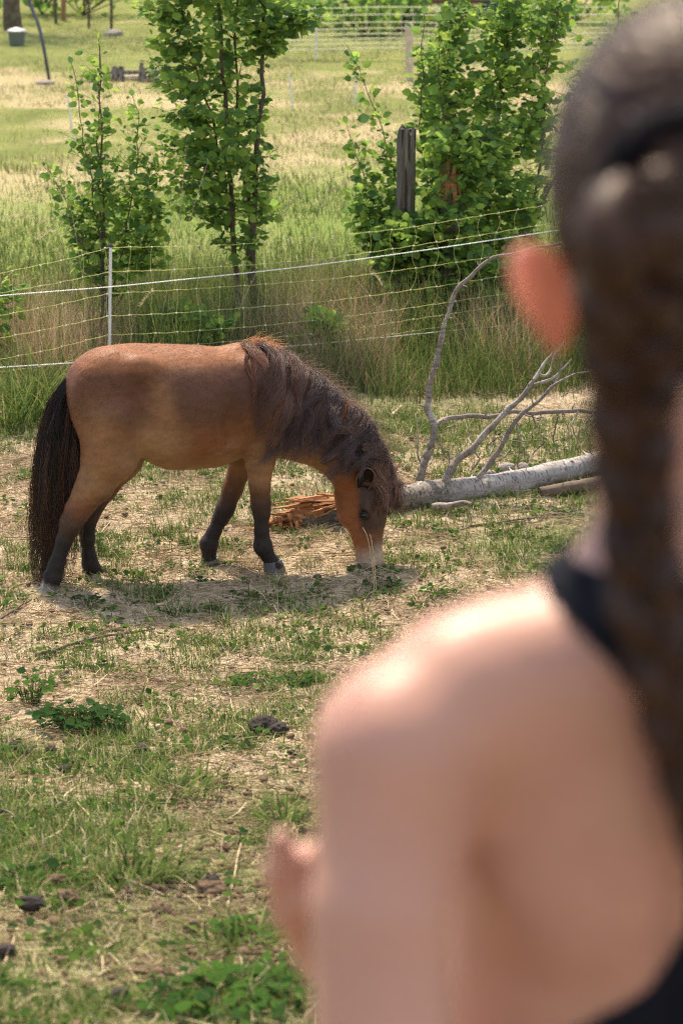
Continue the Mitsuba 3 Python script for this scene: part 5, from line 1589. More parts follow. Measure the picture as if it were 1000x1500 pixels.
def pony():
    key = thing('pony', 'small brown pony with black tail and tousled dark mane grazing on the dry paddock', 'pony')
    B = pony_field()
    m = B.mesh(smooth=8)
    comps = m.split(only_watertight=False)
    m = max(comps, key=lambda c: len(c.vertices))
    P = np.array(m.vertices)
    N = np.array(m.vertex_normals)
    if trimesh.Trimesh(P, m.faces, process=False).volume < 0:
        m.faces = m.faces[:, ::-1]
        N = -N
    P = P + N * (0.0022 * (meshkit.fbm(P * 45, 2, 5) - 0.5))[:, None]
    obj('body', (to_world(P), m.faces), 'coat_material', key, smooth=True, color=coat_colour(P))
    r = rgen(201)
    # short coat hair over the whole body
    F = np.array(m.faces)
    n = 75000
    area = m.area_faces
    fi = r.choice(len(F), n, p=area / area.sum())
    w = r.dirichlet([1, 1, 1], n)
    Q = (P[F[fi]] * w[..., None]).sum(1)
    NN = (N[F[fi]] * w[..., None]).sum(1)
    NN /= np.linalg.norm(NN, axis=1, keepdims=True) + 1e-9
    q = Q - HEAD_T
    headish = (Q[:, 0] > L(500, 700)[0])
    lie = np.where(headish[:, None], H1[None], np.where((Q[:, 2] < 0.5)[:, None], [-0.15, 0, -1.0], [-0.75, 0, -0.55])) + 0.35 * r.normal(size=(n, 3))
    lie -= NN * (lie * NN).sum(1, keepdims=True)
    lie /= np.linalg.norm(lie, axis=1, keepdims=True) + 1e-9
    ln = (0.010 + 0.013 * r.random(n)) * np.where(Q[:, 2] < 0.12, 1.4, 1.0) * np.where(headish, 0.7, 1)
    tip = Q + lie * ln[:, None] + NN * (ln * (0.10 + 0.25 * r.random(n)))[:, None]
    side = np.cross(lie, NN) * 0.0008
    V = np.stack([Q - side - NN * 0.0008, Q + side - NN * 0.0008, tip], 1).reshape(-1, 3)
    C = np.repeat(coat_colour(Q) * (0.6 + 0.9 * r.random((n, 1))), 3, 0)
    obj('coat_hair', (to_world(V), np.arange(3 * n).reshape(-1, 3)), 'coat_material', key, color=C, kind='stuff')
    # hooves
    for name, ((u0, v0), (u1, v1), l, r0, r1) in HOOVES.items():
        a, b = L(u0, v0, l), L(u1, v1, l)
        g = float(gz(*to_world(b[None])[0][:2]))
        b[2] = g - 0.002
        d = b - a
        rings = []
        for k, t in enumerate(np.linspace(-0.1, 1, 7)):
            c = a + d * t
            rad = (r0 + (r1 - r0) * t) * PX * (1.0 if k < 6 else 0.96)
            th = np.linspace(0, 2 * np.pi, 24, endpoint=False)
            fwd = np.array([1.0, 0, 0])
            ring = c + np.stack([rad * (1.08 * np.cos(th) + 0.10 * np.cos(2 * th)), rad * 0.92 * np.sin(th), 0.004 * np.cos(th) * (1 - t)], -1)
            rings.append(ring)
        V = np.vstack(rings + [a[None] - d * 0.1, b[None]])
        i, j = np.meshgrid(np.arange(6), np.arange(24), indexing='ij')
        k = (j + 1) % 24
        qd = np.stack([i * 24 + j, i * 24 + k, (i + 1) * 24 + k, (i + 1) * 24 + j], -1).reshape(-1, 4)
        Fh = np.vstack([qd[:, [0, 1, 2]], qd[:, [0, 2, 3]], np.stack([np.full(24, len(V) - 2), (np.arange(24) + 1) % 24, np.arange(24)], -1), np.stack([np.full(24, len(V) - 1), 144 + np.arange(24), 144 + (np.arange(24) + 1) % 24], -1)])[:, ::-1]
        obj('hoof', (to_world(V), Fh), 'pale_hoof_material' if name == 'hind_near' else 'hoof_material', key, smooth=50, label='pale hoof of the near hind leg' if name == 'hind_near' else None)
        # feather of long hair at the fetlock
    # eyes
    for s in (-1, 1):
        e = trimesh.creation.icosphere(3, 1.0)
        V = np.array(e.vertices) * 0.0185 + hd(0.405, 0.006, 0.084 * s)
        ek = obj('eye', (to_world(V), e.faces), 'eye_material', key, smooth=True)
        t = np.linspace(-1.25, 1.25, 12)
        for sg in (-1, 1):
            lid = np.stack([hd(0.405, 0.006, 0.086 * s) + H2 * (0.021 * math.sin(a)) - sg * H1 * (0.0135 * math.cos(a)) + H3 * s * (0.016 * math.cos(a) ** 0.5 if math.cos(a) > 0 else 0) for a in t])
            V, F2, _ = tube(lid, 0.0042, 6)
            obj('eyelid', (to_world(V), F2), 'coat_material', ek, smooth=True, color=np.tile([0.03, 0.02, 0.016], (len(V), 1)))
    # ears
    for s in (-1, 1):
        base = hd(0.15, 0.0, (0.094 if s < 0 else 0.080) * s)
        up = -H1 * 0.85 + H3 * s * 0.40 + H2 * 0.40
        up /= np.linalg.norm(up)
        face = H2 * 0.75 + H3 * s * 0.65
        acr = np.cross(up, face)
        acr /= np.linalg.norm(acr)
        opn = np.cross(acr, up)
        if opn @ face < 0:
            opn = -opn
        rows, cols = 12, 9
        V, C = [], []
        for shell in (0, 1):
            for i in range(rows):
                t = i / (rows - 1)
                wd = 0.041 * (0.62 + 1.2 * t - 0.1) * (1 - t ** 2.2) ** 0.75 / 0.95 + 0.0015
                for j in range(cols):
                    a = (j / (cols - 1) - 0.5) * math.radians(215 - 60 * t)
                    p = base + up * (0.125 * t) + acr * (wd * math.sin(a)) - opn * (wd * 0.85 * (math.cos(a) - 0.35)) + opn * 0.012 * t * t
                    nrm = acr * math.sin(a) - opn * math.cos(a)
                    V.append(p + nrm * (0.0035 if shell == 0 else -0.0015))
                    edge = max(abs(j / (cols - 1) - 0.5) * 2, t) > 0.86
                    C.append(([0.17, 0.088, 0.05] if edge else [0.09, 0.045, 0.027]) if shell == 0 else ([0.12, 0.065, 0.04] if edge else [0.014, 0.010, 0.009]))
        V = np.array(V)
        i, j = np.meshgrid(np.arange(rows - 1), np.arange(cols - 1), indexing='ij')
        qd = np.stack([i * cols + j, i * cols + j + 1, (i + 1) * cols + j + 1, (i + 1) * cols + j], -1).reshape(-1, 4)
        nv = rows * cols
        rim = []
        loop = [i2 * cols for i2 in range(rows)] + [(rows - 1) * cols + j2 for j2 in range(cols)] + [i2 * cols + cols - 1 for i2 in range(rows - 1, -1, -1)]
        for a, b in zip(loop[:-1], loop[1:]):
            rim.append([a, b, b + nv, a + nv])
        qa = np.vstack([qd, qd[:, ::-1] + nv, np.array(rim)])
        obj('ear', (to_world(V), qa), 'coat_material', key, smooth=True, color=np.array(C))
    # tail
    n, mm = 2900, 16
    t = np.linspace(0, 1, mm)
    guide = np.array([L(*q) for q in [(117, 540), (104, 556), (95, 590), (88, 640), (84, 695), (82, 745), (78, 790), (72, 830), (66, 862)]])
    wid = np.array([8, 13, 19, 25, 29, 28, 22, 15, 10]) * PX
    gs, ws = spline(guide, 60), spline(np.stack([wid, wid], -1), 60)[:, 0]
    ncl = 64
    ca = np.stack([r.normal(size=ncl) * 0.66, r.normal(size=ncl) * 0.55], -1)
    ca /= np.maximum(1, np.linalg.norm(ca, axis=1, keepdims=True) / 1.0)
    cl = r.integers(0, ncl, n)
    ab = ca[cl] + 0.10 * r.normal(size=(n, 2))
    end = np.clip(0.50 + 0.50 * r.random(ncl)[cl] + 0.10 * r.normal(size=n), 0.35, 1.0) * (1 - 0.16 * np.clip(np.abs(ab[:, 0]) - 0.5, 0, 1))
    s0 = 0.17 * r.random(n) ** 1.2
    S = s0[:, None] + (end - s0)[:, None] * t[None]
    k = np.clip((S * 59), 0, 58.999)
    i = k.astype(int)
    G = gs[i] + (gs[i + 1] - gs[i]) * (k - i)[..., None]
    W = ws[i]
    spread = sstep(0, 0.25, S)
    wx = wave(r, ncl, mm, 0.022, 0.6, 2.0)[cl] + wave(r, n, mm, 0.009, 0.8, 3.0)
    wy = wave(r, ncl, mm, 0.018, 0.6, 2.0)[cl] + wave(r, n, mm, 0.008, 0.8, 3.0)
    P3 = G.copy()
    P3[..., 0] += ab[:, :1] * W * (0.35 + 0.65 * spread) + wx
    P3[..., 1] += ab[:, 1:] * W * 0.62 * (0.4 + 0.6 * spread) + wy - 0.004
    P3[..., 0] += (0.030 * r.normal(size=ncl))[cl][:, None] * S ** 2.5
    P3[..., 2] = np.maximum(P3[..., 2], 0.012)
    R = np.tile(0.00095 * (1 - 0.65 * t ** 2), (n, 1)) * (0.8 + 0.5 * r.random((n, 1)))
    V, F3, which, along = strands(P3, R)
    base = np.where((r.random(ncl) < 0.16)[cl][:, None], [0.045, 0.022, 0.014], [0.011, 0.009, 0.009]) * (0.6 + 0.8 * r.random((n, 1)))
    rust = np.array([0.13, 0.062, 0.034])
    C = base[which] * (1 - (0.8 * sstep(0.42, 0.95, along) * (0.2 + 0.8 * r.random(n))[which])[:, None]) + rust * (0.8 * sstep(0.42, 0.95, along) * (0.2 + 0.8 * r.random(n))[which])[:, None]
    grey = (r.random(n) < 0.03)[which]
    C[grey] = C[grey] * 0.4 + [0.10, 0.095, 0.09]
    obj('tail', (to_world(V), F3), 'hair_material', key, smooth=True, color=C)
    # mane
    crest = np.array([L(*q) for q in [(357, 507, 0), (380, 511, 0), (410, 527, 0), (440, 547, -.005), (470, 568, -.012), (500, 592, -.02), (522, 614, -.028), (543, 644, -.035), (560, 676, -.045)]])
    tips = np.array([L(*q) for q in [(366, 566, -.17), (379, 600, -.19), (396, 632, -.20), (416, 652, -.20), (441, 668, -.20), (468, 668, -.19), (488, 668, -.19), (496, 676, -.19), (502, 684, -.19)]])
    mids = np.array([L(*q) for q in [(368, 530, -.11), (388, 550, -.145), (414, 576, -.16), (440, 598, -.165), (466, 615, -.165), (494, 632, -.16), (508, 646, -.16), (516, 656, -.155), (524, 664, -.15)]])
    n, mm, ncl = 7500, 12, 84
    t = np.linspace(0, 1, mm)
    cs = np.sort(r.random(ncl))
    cl = r.integers(0, ncl, n)
    s = np.clip(cs[cl] + 0.012 * r.normal(size=n), 0, 1)
    def along_c(A, s):
        sp = spline(A, 80)
        k = np.clip(s * 79, 0, 78.999)
        i = k.astype(int)
        return sp[i] + (sp[i + 1] - sp[i]) * (k - i)[:, None]
    A0, A1 = along_c(crest, s), along_c(mids, s)
    cjit = r.normal(size=(ncl, 3)) * [0.062, 0.012, 0.050]
    A2 = along_c(tips, np.clip(s + 0.05 * r.normal(size=ncl)[cl], 0, 1)) + cjit[cl]
    lens = np.clip(0.62 + 0.42 * r.random(ncl)[cl] + 0.08 * r.normal(size=n), 0.35, 1.12)
    A0 = A0 + np.stack([0.010 * r.normal(size=n), 0.012 * r.normal(size=n), -0.004 + 0.008 * r.normal(size=n)], -1)
    A1 = A1 + cjit[cl] * 0.5 + r.normal(size=(n, 3)) * [0.009, 0.012, 0.009]
    A2 = A2 + r.normal(size=(n, 3)) * [0.007, 0.008, 0.007]
    lift = np.zeros((n, 3))
    lift[:, 2] = 0.004 + 0.012 * r.random(n)
    tt = (t[None] * lens[:, None])[..., None]
    P3 = (1 - tt) ** 2 * A0[:, None] + 2 * tt * (1 - tt) * (A1 + lift)[:, None] + tt ** 2 * A2[:, None]
    amp = 0.026
    P3[..., 0] += wave(r, ncl, mm, amp, 0.6, 1.8)[cl] + wave(r, n, mm, 0.003, 1, 3)
    P3[..., 2] += wave(r, ncl, mm, amp * 0.8, 0.6, 1.8)[cl] + wave(r, n, mm, 0.004, 1, 3)
    P3[..., 1] += wave(r, ncl, mm, 0.010, 0.6, 1.8)[cl] - 0.012
    R = np.tile(0.00075 * (1 - 0.6 * t ** 2), (n, 1)) * (0.8 + 0.5 * r.random((n, 1)))
    red = np.clip(np.clip(0.95 - s * 2.0, 0, 1) * 0.7 * (0.4 + 0.9 * r.random(ncl))[cl] + 0.20 * (r.random(ncl) < 0.35)[cl], 0, 1)
    base = np.array([0.046, 0.031, 0.030]) * (1 - red[:, None]) + np.array([0.17, 0.075, 0.043]) * red[:, None]
    base = base * (0.45 + 1.0 * r.random(ncl)[cl] + 0.35 * r.random(n))[:, None]
    P3 = clear_of(B, P3, (0.004 + 0.042 * r.random(ncl)[cl] ** 1.5 + 0.006 * r.random(n))[:, None] * np.sin(np.pi * np.clip(0.08 + 0.8 * t, 0, 1))[None])
    # wisps that stand off the crest in the wind, and the pale tuft at the withers
    n2 = 1300
    s2 = 0.30 + 0.70 * r.random(n2)
    B0 = along_c(crest, s2)
    dirn = np.stack([0.55 + 0.5 * r.normal(size=n2), 0.6 * r.normal(size=n2), 0.55 + 0.35 * r.normal(size=n2)], -1)
    dirn /= np.linalg.norm(dirn, axis=1, keepdims=True)
    ln = 0.05 + 0.12 * r.random(n2) ** 1.5
    W3 = B0[:, None] + dirn[:, None] * (ln[:, None] * t[None])[..., None]
    W3[..., 2] -= (0.45 * ln[:, None] * t[None] ** 2)
    W3[..., 0] += wave(r, n2, mm, 0.010, 0.6, 1.8)
    W3[..., 2] += wave(r, n2, mm, 0.008, 0.6, 1.8)
    n3 = 900
    B0 = along_c(crest, 0.17 * r.random(n3)) + r.normal(size=(n3, 3)) * [0.012, 0.012, 0.002]
    dirn = np.stack([0.75 + 0.3 * r.normal(size=n3), 0.35 * r.normal(size=n3), 0.55 + 0.25 * r.normal(size=n3)], -1)
    ln = 0.035 + 0.06 * r.random(n3)
    X3 = B0[:, None] + dirn[:, None] * (ln[:, None] * t[None])[..., None]
    X3[..., 2] -= 0.5 * ln[:, None] * t[None] ** 2
    Pm = np.concatenate([P3, W3, X3])
    Rm = np.concatenate([R, np.tile(0.0006 * (1 - 0.6 * t), (n2, 1)), np.tile(0.0007 * (1 - 0.6 * t), (n3, 1))])
    col = np.concatenate([base, np.array([0.19, 0.105, 0.07]) * (0.6 + 0.7 * r.random((n2, 1))), np.array([0.55, 0.25, 0.095]) * (0.7 + 0.5 * r.random((n3, 1)))])
    V, F3, which, along = strands(Pm, Rm)
    C = col[which] * (1 + 0.5 * along[:, None] * 0.4)
    obj('mane', (to_world(V), F3), 'hair_material', key, smooth=True, color=C)
    # forelock, fluffed over the brow
    n, ncl = 2300, 46
    cl = r.integers(0, ncl, n)
    ca = np.stack([r.uniform(-1, 1, ncl), r.random(ncl)], -1)
    root = np.array([hd(-0.10 + 0.20 * b, -0.03 + 0.03 * b2, 0.055 * a) for a, b, b2 in zip(ca[cl, 0] + 0.15 * r.normal(size=n), r.random(n), r.random(n))])
    e = np.array([hd(0.12 + 0.34 * b, 0.058 + 0.02 * q, (0.035 if a < 0 else 0.11) * a) for a, b, q in zip(ca[cl, 0] * 1.1 + 0.10 * r.normal(size=n), ca[cl, 1] * (0.7 + 0.3 * r.random(n)), r.normal(size=n))])
    mid = 0.5 * (root + e) + H2 * (0.050 + 0.022 * r.normal(size=n))[:, None] - H1 * 0.012
    P3 = (1 - t)[None, :, None] ** 2 * root[:, None] + 2 * (t * (1 - t))[None, :, None] * mid[:, None] + (t ** 2)[None, :, None] * e[:, None]
    P3 = P3 + H3 * (wave(r, ncl, mm, 0.014, 0.6, 2.0)[cl] + wave(r, n, mm, 0.005, 1, 3))[..., None] + H2 * (wave(r, ncl, mm, 0.008, 0.6, 2.0)[cl] + wave(r, n, mm, 0.004, 1, 3))[..., None]
    P3 = clear_of(B, P3, (0.003 + 0.035 * r.random(ncl)[cl] + 0.008 * r.random(n))[:, None] * np.sin(np.pi * np.clip(0.08 + 0.8 * t, 0, 1))[None])
    R = np.tile(0.0008 * (1 - 0.6 * t ** 2), (n, 1))
    V, F3, which, along = strands(P3, R)
    col = np.where((r.random(ncl) < 0.45)[cl][:, None], [0.15, 0.08, 0.055], [0.055, 0.036, 0.030]) * (0.6 + 0.8 * r.random((n, 1)))
    obj('forelock', (to_world(V), F3), 'hair_material', key, smooth=True, color=col[which] * (1 + 0.4 * along[:, None]))


scene['hoof_material'] = two({'type': 'principled', 'base_color': proc(lambda p, n, uv: mix((0.05, 0.045, 0.042), (0.15, 0.14, 0.13), fbm(p.x * 60, p.y * 60, p.z * 160, 3))), 'roughness': 0.6})
scene['pale_hoof_material'] = two({'type': 'principled', 'base_color': proc(lambda p, n, uv: mix((0.22, 0.19, 0.16), (0.48, 0.44, 0.39), fbm(p.x * 60, p.y * 60, p.z * 160, 3))), 'roughness': 0.6})
scene['eye_material'] = two({'type': 'principled', 'base_color': rgb(0.010, 0.007, 0.006), 'roughness': 0.08, 'specular': 0.6})
pony()

# ================================================================ the woman in front
def person():
    key = thing('person', 'woman seen from behind with a long dark braid and black racerback top, a hand raised', 'person')
    SX = 0.208                                   # x of her spine

    def q(u, v, Y):
        return pix(u, v, Y)
    B = Body([-0.10, 1.02, 1.30], [0.60, 1.78, 3.06], 0.0075)
    head = q(1014, 262, 1.41)
    jaw = head + [0.0, 0.052, -0.105]
    nape = q(1005, 600, 1.375)
    # skull, jaw and face (looking away, towards the pony)
    B.ball(head, [0.074, 0.093, 0.098], 0.03)
    B.cone(head + [0, 0.03, -0.06], jaw, 0.062, 0.040, 0.03, 0.95, 0)
    B.cone(head + [0, 0.088, -0.015], head + [0, 0.098, -0.055], 0.010, 0.015, 0.018)     # nose
    B.cone(head + [-0.034, 0.074, -0.002], head + [0.034, 0.074, -0.002], 0.016, 0.016, 0.015)
    B.ball(jaw + [0, 0.030, 0.012], [0.024, 0.018, 0.012], 0.012)
    B.ball(jaw + [0, 0.028, -0.014], [0.022, 0.018, 0.016], 0.014)
    # neck
    nb = q(1012, 850, 1.345)
    B.cone(head + [0, -0.005, -0.07], nape, 0.056, 0.052, 0.03)
    B.cone(nape, nb, 0.0505, 0.055, 0.03)
    # torso, upright
    c7 = nb
    def T_(z, y=1.37):
        return np.array([SX, y, z])
    zs = c7[2]
    torso = [(zs - 0.075, 0.085, 1.375), (zs - 0.17, 0.108, 1.385), (zs - 0.28, 0.108, 1.39), (zs - 0.38, 0.112, 1.39), (zs - 0.48, 0.125, 1.39), (zs - 0.60, 0.155, 1.385), (zs - 0.68, 0.150, 1.385)]
    B.chain([T_(z, y) for z, _, y in torso], [r for _, r, _ in torso], 0.05, 0.64)
    for s in (-1, 1):
        def X(p):
            p = np.array(p, float)
            if s > 0:
                p[0] = 2 * SX - p[0]
            return p
        sh = X(q(584, 1098, 1.300))
        el = X(q(584, 1780, 1.225))
        B.cone(X(q(985, 925, 1.352)), X(q(690, 1008, 1.322)), 0.047, 0.043, 0.035)            # trapezius to the shoulder
        B.cone(X(q(720, 1000, 1.335)), sh, 0.040, 0.047, 0.03)
        B.ball(X(q(845, 1180, 1.318)), [0.066, 0.030, 0.092], 0.04)                            # shoulder blade
        B.cone(sh, X(q(566, 1330, 1.272)), 0.0475, 0.0425, 0.015)
        B.cone(X(q(566, 1330, 1.272)), el, 0.0425, 0.050, 0.010)
        B.cone(T_(zs - 0.14, 1.43) + [0.075 * s, 0, 0], T_(zs - 0.21, 1.455) + [0.075 * s, 0, 0], 0.05, 0.058, 0.04)   # bust
        B.cone(T_(zs - 0.15) + [0.082 * s, -0.005, 0], T_(zs - 0.33) + [0.090 * s, 0, 0], 0.045, 0.045, 0.03)            # side of the back
        # legs
        hip, knee, ank = T_(zs - 0.72) + [0.075 * s, 0, 0], T_(zs - 1.02) + [0.085 * s, 0.0, 0], T_(0, 1.36) + [0.095 * s, 0, 0]
        ank[2] = float(gz(ank[0], ank[1])) + 0.07
        knee[2] = 0.5 * (hip[2] + ank[2]) + 0.01
        B.chain([hip, 0.5 * (hip + knee), knee, 0.6 * knee + 0.4 * ank + [0, -0.012, 0], ank], [0.088, 0.074, 0.053, 0.052, 0.036], 0.02)
    B.ball(T_(zs - 0.64, 1.335) + [-0.06, 0, 0], [0.085, 0.07, 0.09], 0.04)
    B.ball(T_(zs - 0.64, 1.335) + [0.06, 0, 0], [0.085, 0.07, 0.09], 0.04)
    B.cone(T_(zs - 0.04, 1.30), T_(zs - 0.45, 1.318), 0.010, 0.010, 0.03, cut=True)          # spine furrow
    # left forearm, raised in front of her; right forearm hangs
    el = q(584, 1780, 1.225)
    wr = q(528, 1490, 1.50)
    B.chain([el, 0.65 * el + 0.35 * wr + [0, 0, -0.004], wr], [0.043, 0.038, 0.025], 0.02)
    elr = el.copy()
    elr[0] = 2 * SX - elr[0]
    wrr = elr + [0.01, 0.10, -0.20]
    B.chain([elr, 0.65 * elr + 0.35 * wrr, wrr], [0.037, 0.036, 0.025], 0.02)
    for s in (-1, 1):       # crease between the arm and the side of the back
        c0, c1 = q(656, 1290, 1.285), q(697, 1620, 1.265)
        for c in (c0, c1):
            c[0] = c[0] if s < 0 else 2 * SX - c[0]
        B.cone(c0, c1, 0.006, 0.015, 0.010, 4.5, 1, cut=True)
    D0 = B.D.copy()
    # hands: a closed left hand held up with the thumb on top; a relaxed right hand
    def hand(B, w, palm_d, up_d, curl, s):
        d = palm_d / np.linalg.norm(palm_d)
        u = up_d - d * (up_d @ d)
        u /= np.linalg.norm(u)
        side = np.cross(d, u) * s          # thumb side = u; fingers stack from +u to -u; they curl towards side
        k = w + d * 0.075
        for i in range(4):
            o = u * (0.030 - 0.020 * i)
            root = k + o + d * (0.004 - 0.003 * abs(i - 1.2))
            B.cone(w + o * 0.55 + d * 0.012, root, 0.0150, 0.0115, 0.012)
            a, p = 0.0, root
            for j, (ln, rr) in enumerate(((0.040, 0.0095), (0.026, 0.0085), (0.020, 0.0075))):
                ln *= (0.95, 1.06, 1.0, 0.8)[i]
                a += curl[j] * (1 + 0.06 * i)
                e = p + (d * math.cos(a) + side * math.sin(a)) * ln
                B.cone(p, e, rr * 1.08, rr, 0.003)
                p = e
        t0 = w + d * 0.022 + u * 0.022 + side * 0.010
        t1 = t0 + d * 0.026 + u * 0.014 + side * 0.014
        t2 = t1 + d * 0.028 + u * 0.004 + side * 0.014
        t3 = t2 + d * 0.022 - u * 0.004 + side * 0.008
        B.cone(w + d * 0.010 + u * 0.010, t1, 0.017, 0.0125, 0.012)
        B.cone(t1, t2, 0.0120, 0.0105, 0.004)
        B.cone(t2, t3, 0.0105, 0.0085, 0.004)
    HB = Body(wr - 0.15, wr + 0.22, 0.0035)
    ha = wr - 0.16 * (wr - el) / np.linalg.norm(wr - el)
    HB.cone(ha, wr, 0.031, 0.0245, 0.01)
    HB.cone(wr, wr + [-0.012, 0.02, 0.03], 0.0245, 0.022, 0.012)
    hd_ = np.array([-0.24, 0.30, 0.90])
    hand(HB, wr + [-0.012, 0.02, 0.028], hd_, np.array([-0.9, -0.35, 0.0]), (1.45, 1.55, 1.1), 1)
    RB = Body(wrr - 0.24, wrr + 0.20, 0.004)
    RB.cone(wrr + (elr - wrr) * 0.5, wrr, 0.031, 0.0245, 0.01)
    hand(RB, wrr, np.array([0.0, 0.35, -0.9]), np.array([-0.25, 0.9, 0.2]), (0.35, 0.45, 0.3), -1)

    # the whole body with its hands as one surface: the hands' finer fields are sampled onto a finer grid of their own and joined at the forearms
    P = B.grid()
    lo, h = B.lo, B.h
    main = B.mesh(smooth=8)
    left, right = HB.mesh(smooth=4), RB.mesh(smooth=4)

    def keep(m, test):
        F = m.faces[test(m.vertices[m.faces].mean(1))]
        return trimesh.Trimesh(m.vertices, F, process=False)
    # cut both at a plane across the forearm, overlapping by a few millimetres inside the flesh
    ax, axr = (wr - el) / np.linalg.norm(wr - el), (wrr - elr) / np.linalg.norm(wrr - elr)
    main = keep(main, lambda c: ~(((c - (wr - ax * 0.030)) @ ax > 0) & (np.linalg.norm(c - wr, axis=1) < 0.22)) & ~(((c - (wrr - axr * 0.030)) @ axr > 0) & (np.linalg.norm(c - wrr, axis=1) < 0.22)))
    left = keep(left, lambda c: (c - (wr - ax * 0.036)) @ ax > 0)
    right = keep(right, lambda c: (c - (wrr - axr * 0.036)) @ axr > 0)
    body = join([(np.array(m.vertices), np.array(m.faces)) for m in (main, left, right)])
    tm = trimesh.Trimesh(*body, process=False)
    tm.remove_unreferenced_vertices()
    if trimesh.Trimesh(np.array(main.vertices), np.array(main.faces), process=False).volume < 0:
        tm.invert()
    obj('body', (np.array(tm.vertices), np.array(tm.faces)), 'skin_material', key, smooth=True)

    # clothing: shells of the body field
    X, Y, Z = P[..., 0], P[..., 1], P[..., 2]
    # armhole, traced on the back of the left side and mirrored
    tr = [(725, 820), (790, 866), (866, 938), (936, 1012), (985, 1090), (1006, 1180), (1006, 1290), (998, 1380), (955, 1440), (885, 1485), (790, 1535), (690, 1580), (560, 1640), (200, 1640), (200, 820)]
    hole = np.array([q(u, v, 1.31)[[0, 2]] for u, v in tr])
    poly = Polygon(hole)
    xi, zi = P[:, 0, :, 0], P[:, 0, :, 2]
    xm = np.where(xi > SX, 2 * SX - xi, xi)
    pts = shapely.points(xm.ravel(), zi.ravel())
    dist = shapely.distance(poly.exterior, pts).reshape(xi.shape)
    ins = shapely.contains_xy(poly, xm.ravel(), zi.ravel()).reshape(xi.shape)
    hole_d = np.where(ins, -dist, dist)[:, None, :]                  # negative within the armhole
    ztop = q(820, 840, 1.33)[2]
    ncx = np.sqrt((X - SX) ** 2 + (Y - 1.36) ** 2)
    neckline = np.maximum(Z - (zs + 0.022 - 0.9 * np.clip(Y - 1.40, 0, 1) - 0.35 * np.clip(ncx - 0.05, 0, 1)), 0.062 - ncx - 2.2 * np.clip(zs - 0.015 - Z, 0, 1))
    armd = 0.02 - np.abs(X - SX) + 0.168
    hole_d = hole_d + np.clip(Y - 1.385, 0, 1) * 0.9
    region = np.maximum.reduce([-hole_d + 0 * X, neckline, (zs - 0.60) - Z + 0 * X, -armd])
    top = np.maximum(D0 - 0.0055, region)
    m = surface(top.astype(np.float32), lo, h, 6)
    m = max(m.split(only_watertight=False), key=lambda c: len(c.vertices))
    if m.volume < 0:
        m.invert()
    obj('tank_top', (np.array(m.vertices), np.array(m.faces)), 'top_material', key, smooth=True)
    legs = np.maximum.reduce([D0 - 0.010, Z - (zs - 0.56), -(Z - 1.46 + 0 * X), -armd])
    m = surface(legs.astype(np.float32), lo, h, 6)
    m = max(m.split(only_watertight=False), key=lambda c: len(c.vertices))
    if m.volume < 0:
        m.invert()
    obj('trousers', (np.array(m.vertices), np.array(m.faces)), 'denim_material', key, smooth=True)
    for s in (-1, 1):
        S = Body([SX + 0.095 * s - 0.07, 1.26, 1.28], [SX + 0.095 * s + 0.07, 1.62, 1.60], 0.006)
        g = float(gz(SX + 0.095 * s, 1.4))
        S.cone([SX + 0.095 * s, 1.34, g + 0.045], [SX + 0.10 * s, 1.50, g + 0.035], 0.042, 0.036, 0.02)
        S.cone([SX + 0.095 * s, 1.36, g + 0.05], [SX + 0.095 * s, 1.36, g + 0.15], 0.046, 0.046, 0.02)
        m = S.mesh(smooth=4)
        if m.volume < 0:
            m.invert()
        obj('boot', (np.array(m.vertices), np.array(m.faces)), 'boot_material', key, smooth=True)

    # hair: cap combed back from the brow, gathered at the back of the head
    C = Body(head - [0.13, 0.16, 0.20], head + [0.13, 0.14, 0.14], 0.005)
    C.ball(head + [0, -0.004, 0.003], [0.0835, 0.099, 0.104], 0.02)
    C.cone(head + [0, -0.06, -0.02], nape + [-0.008, -0.028, 0.055], 0.060, 0.036, 0.03, 1.0, 0)
    C.cone(head + [0, -0.055, 0.012], head + [-0.015, -0.093, 0.012], 0.038, 0.030, 0.02)
    G = C.grid()
    g = G - head
    # hairline: brow, temples, in front of the ears, round the ears, nape
    front = g[..., 1] - (0.062 + 0.55 * np.clip(g[..., 2], -0.06, 0.2) - 0.9 * np.clip(0.02 - g[..., 2], 0, 1))
    low = (-0.112 + 0.9 * np.clip(np.abs(g[..., 0]) - 0.045, 0, 1)) - g[..., 2]
    D = np.maximum.reduce([C.D, front * 0.7, low])
    m = surface(D.astype(np.float32), C.lo, C.h, 6)
    m = max(m.split(only_watertight=False), key=lambda c: len(c.vertices))
    if m.volume < 0:
        m.invert()
    V = np.array(m.vertices)
    N = np.array(m.vertex_normals)
    tie = head + np.array([-0.018, -0.098, 0.014])
    d = V - tie
    comb = np.arctan2(d[:, 0], d[:, 2])
    V = V + N * (0.0016 * np.sin(comb * 46 + 3 * meshkit.noise(V * 40)) + 0.0012 * np.sin(comb * 91))[:, None]
    obj('hair', (V, np.array(m.faces)), 'brown_hair_material', key, smooth=True)
    r = rgen(7)
    # loose combed strands over the cap, towards the tie
    n, mm = 2200, 9
    i = r.integers(0, len(V), n)
    t = np.linspace(0, 1, mm)
    rel = V[i] - head
    P3 = head + rel[:, None] * (1 - t)[None, :, None] + (tie - head)[None, None] * t[None, :, None]
    rad = np.linalg.norm((P3 - head) / [0.0850, 0.1005, 0.1055], axis=2)
    lift = np.maximum(rad, 1e-3)
    P3 = head + (P3 - head) / lift[..., None] * (1 + 0.012 * r.random((n, 1, 1)))
    good = (np.linalg.norm(V[i] - tie, axis=1) > 0.03) & (rel[:, 2] > -0.08)
    P3 = P3[good][:, : mm - 1]
    Vs, Fs, which, along = strands(P3, np.full(P3.shape[:2], 0.0009))
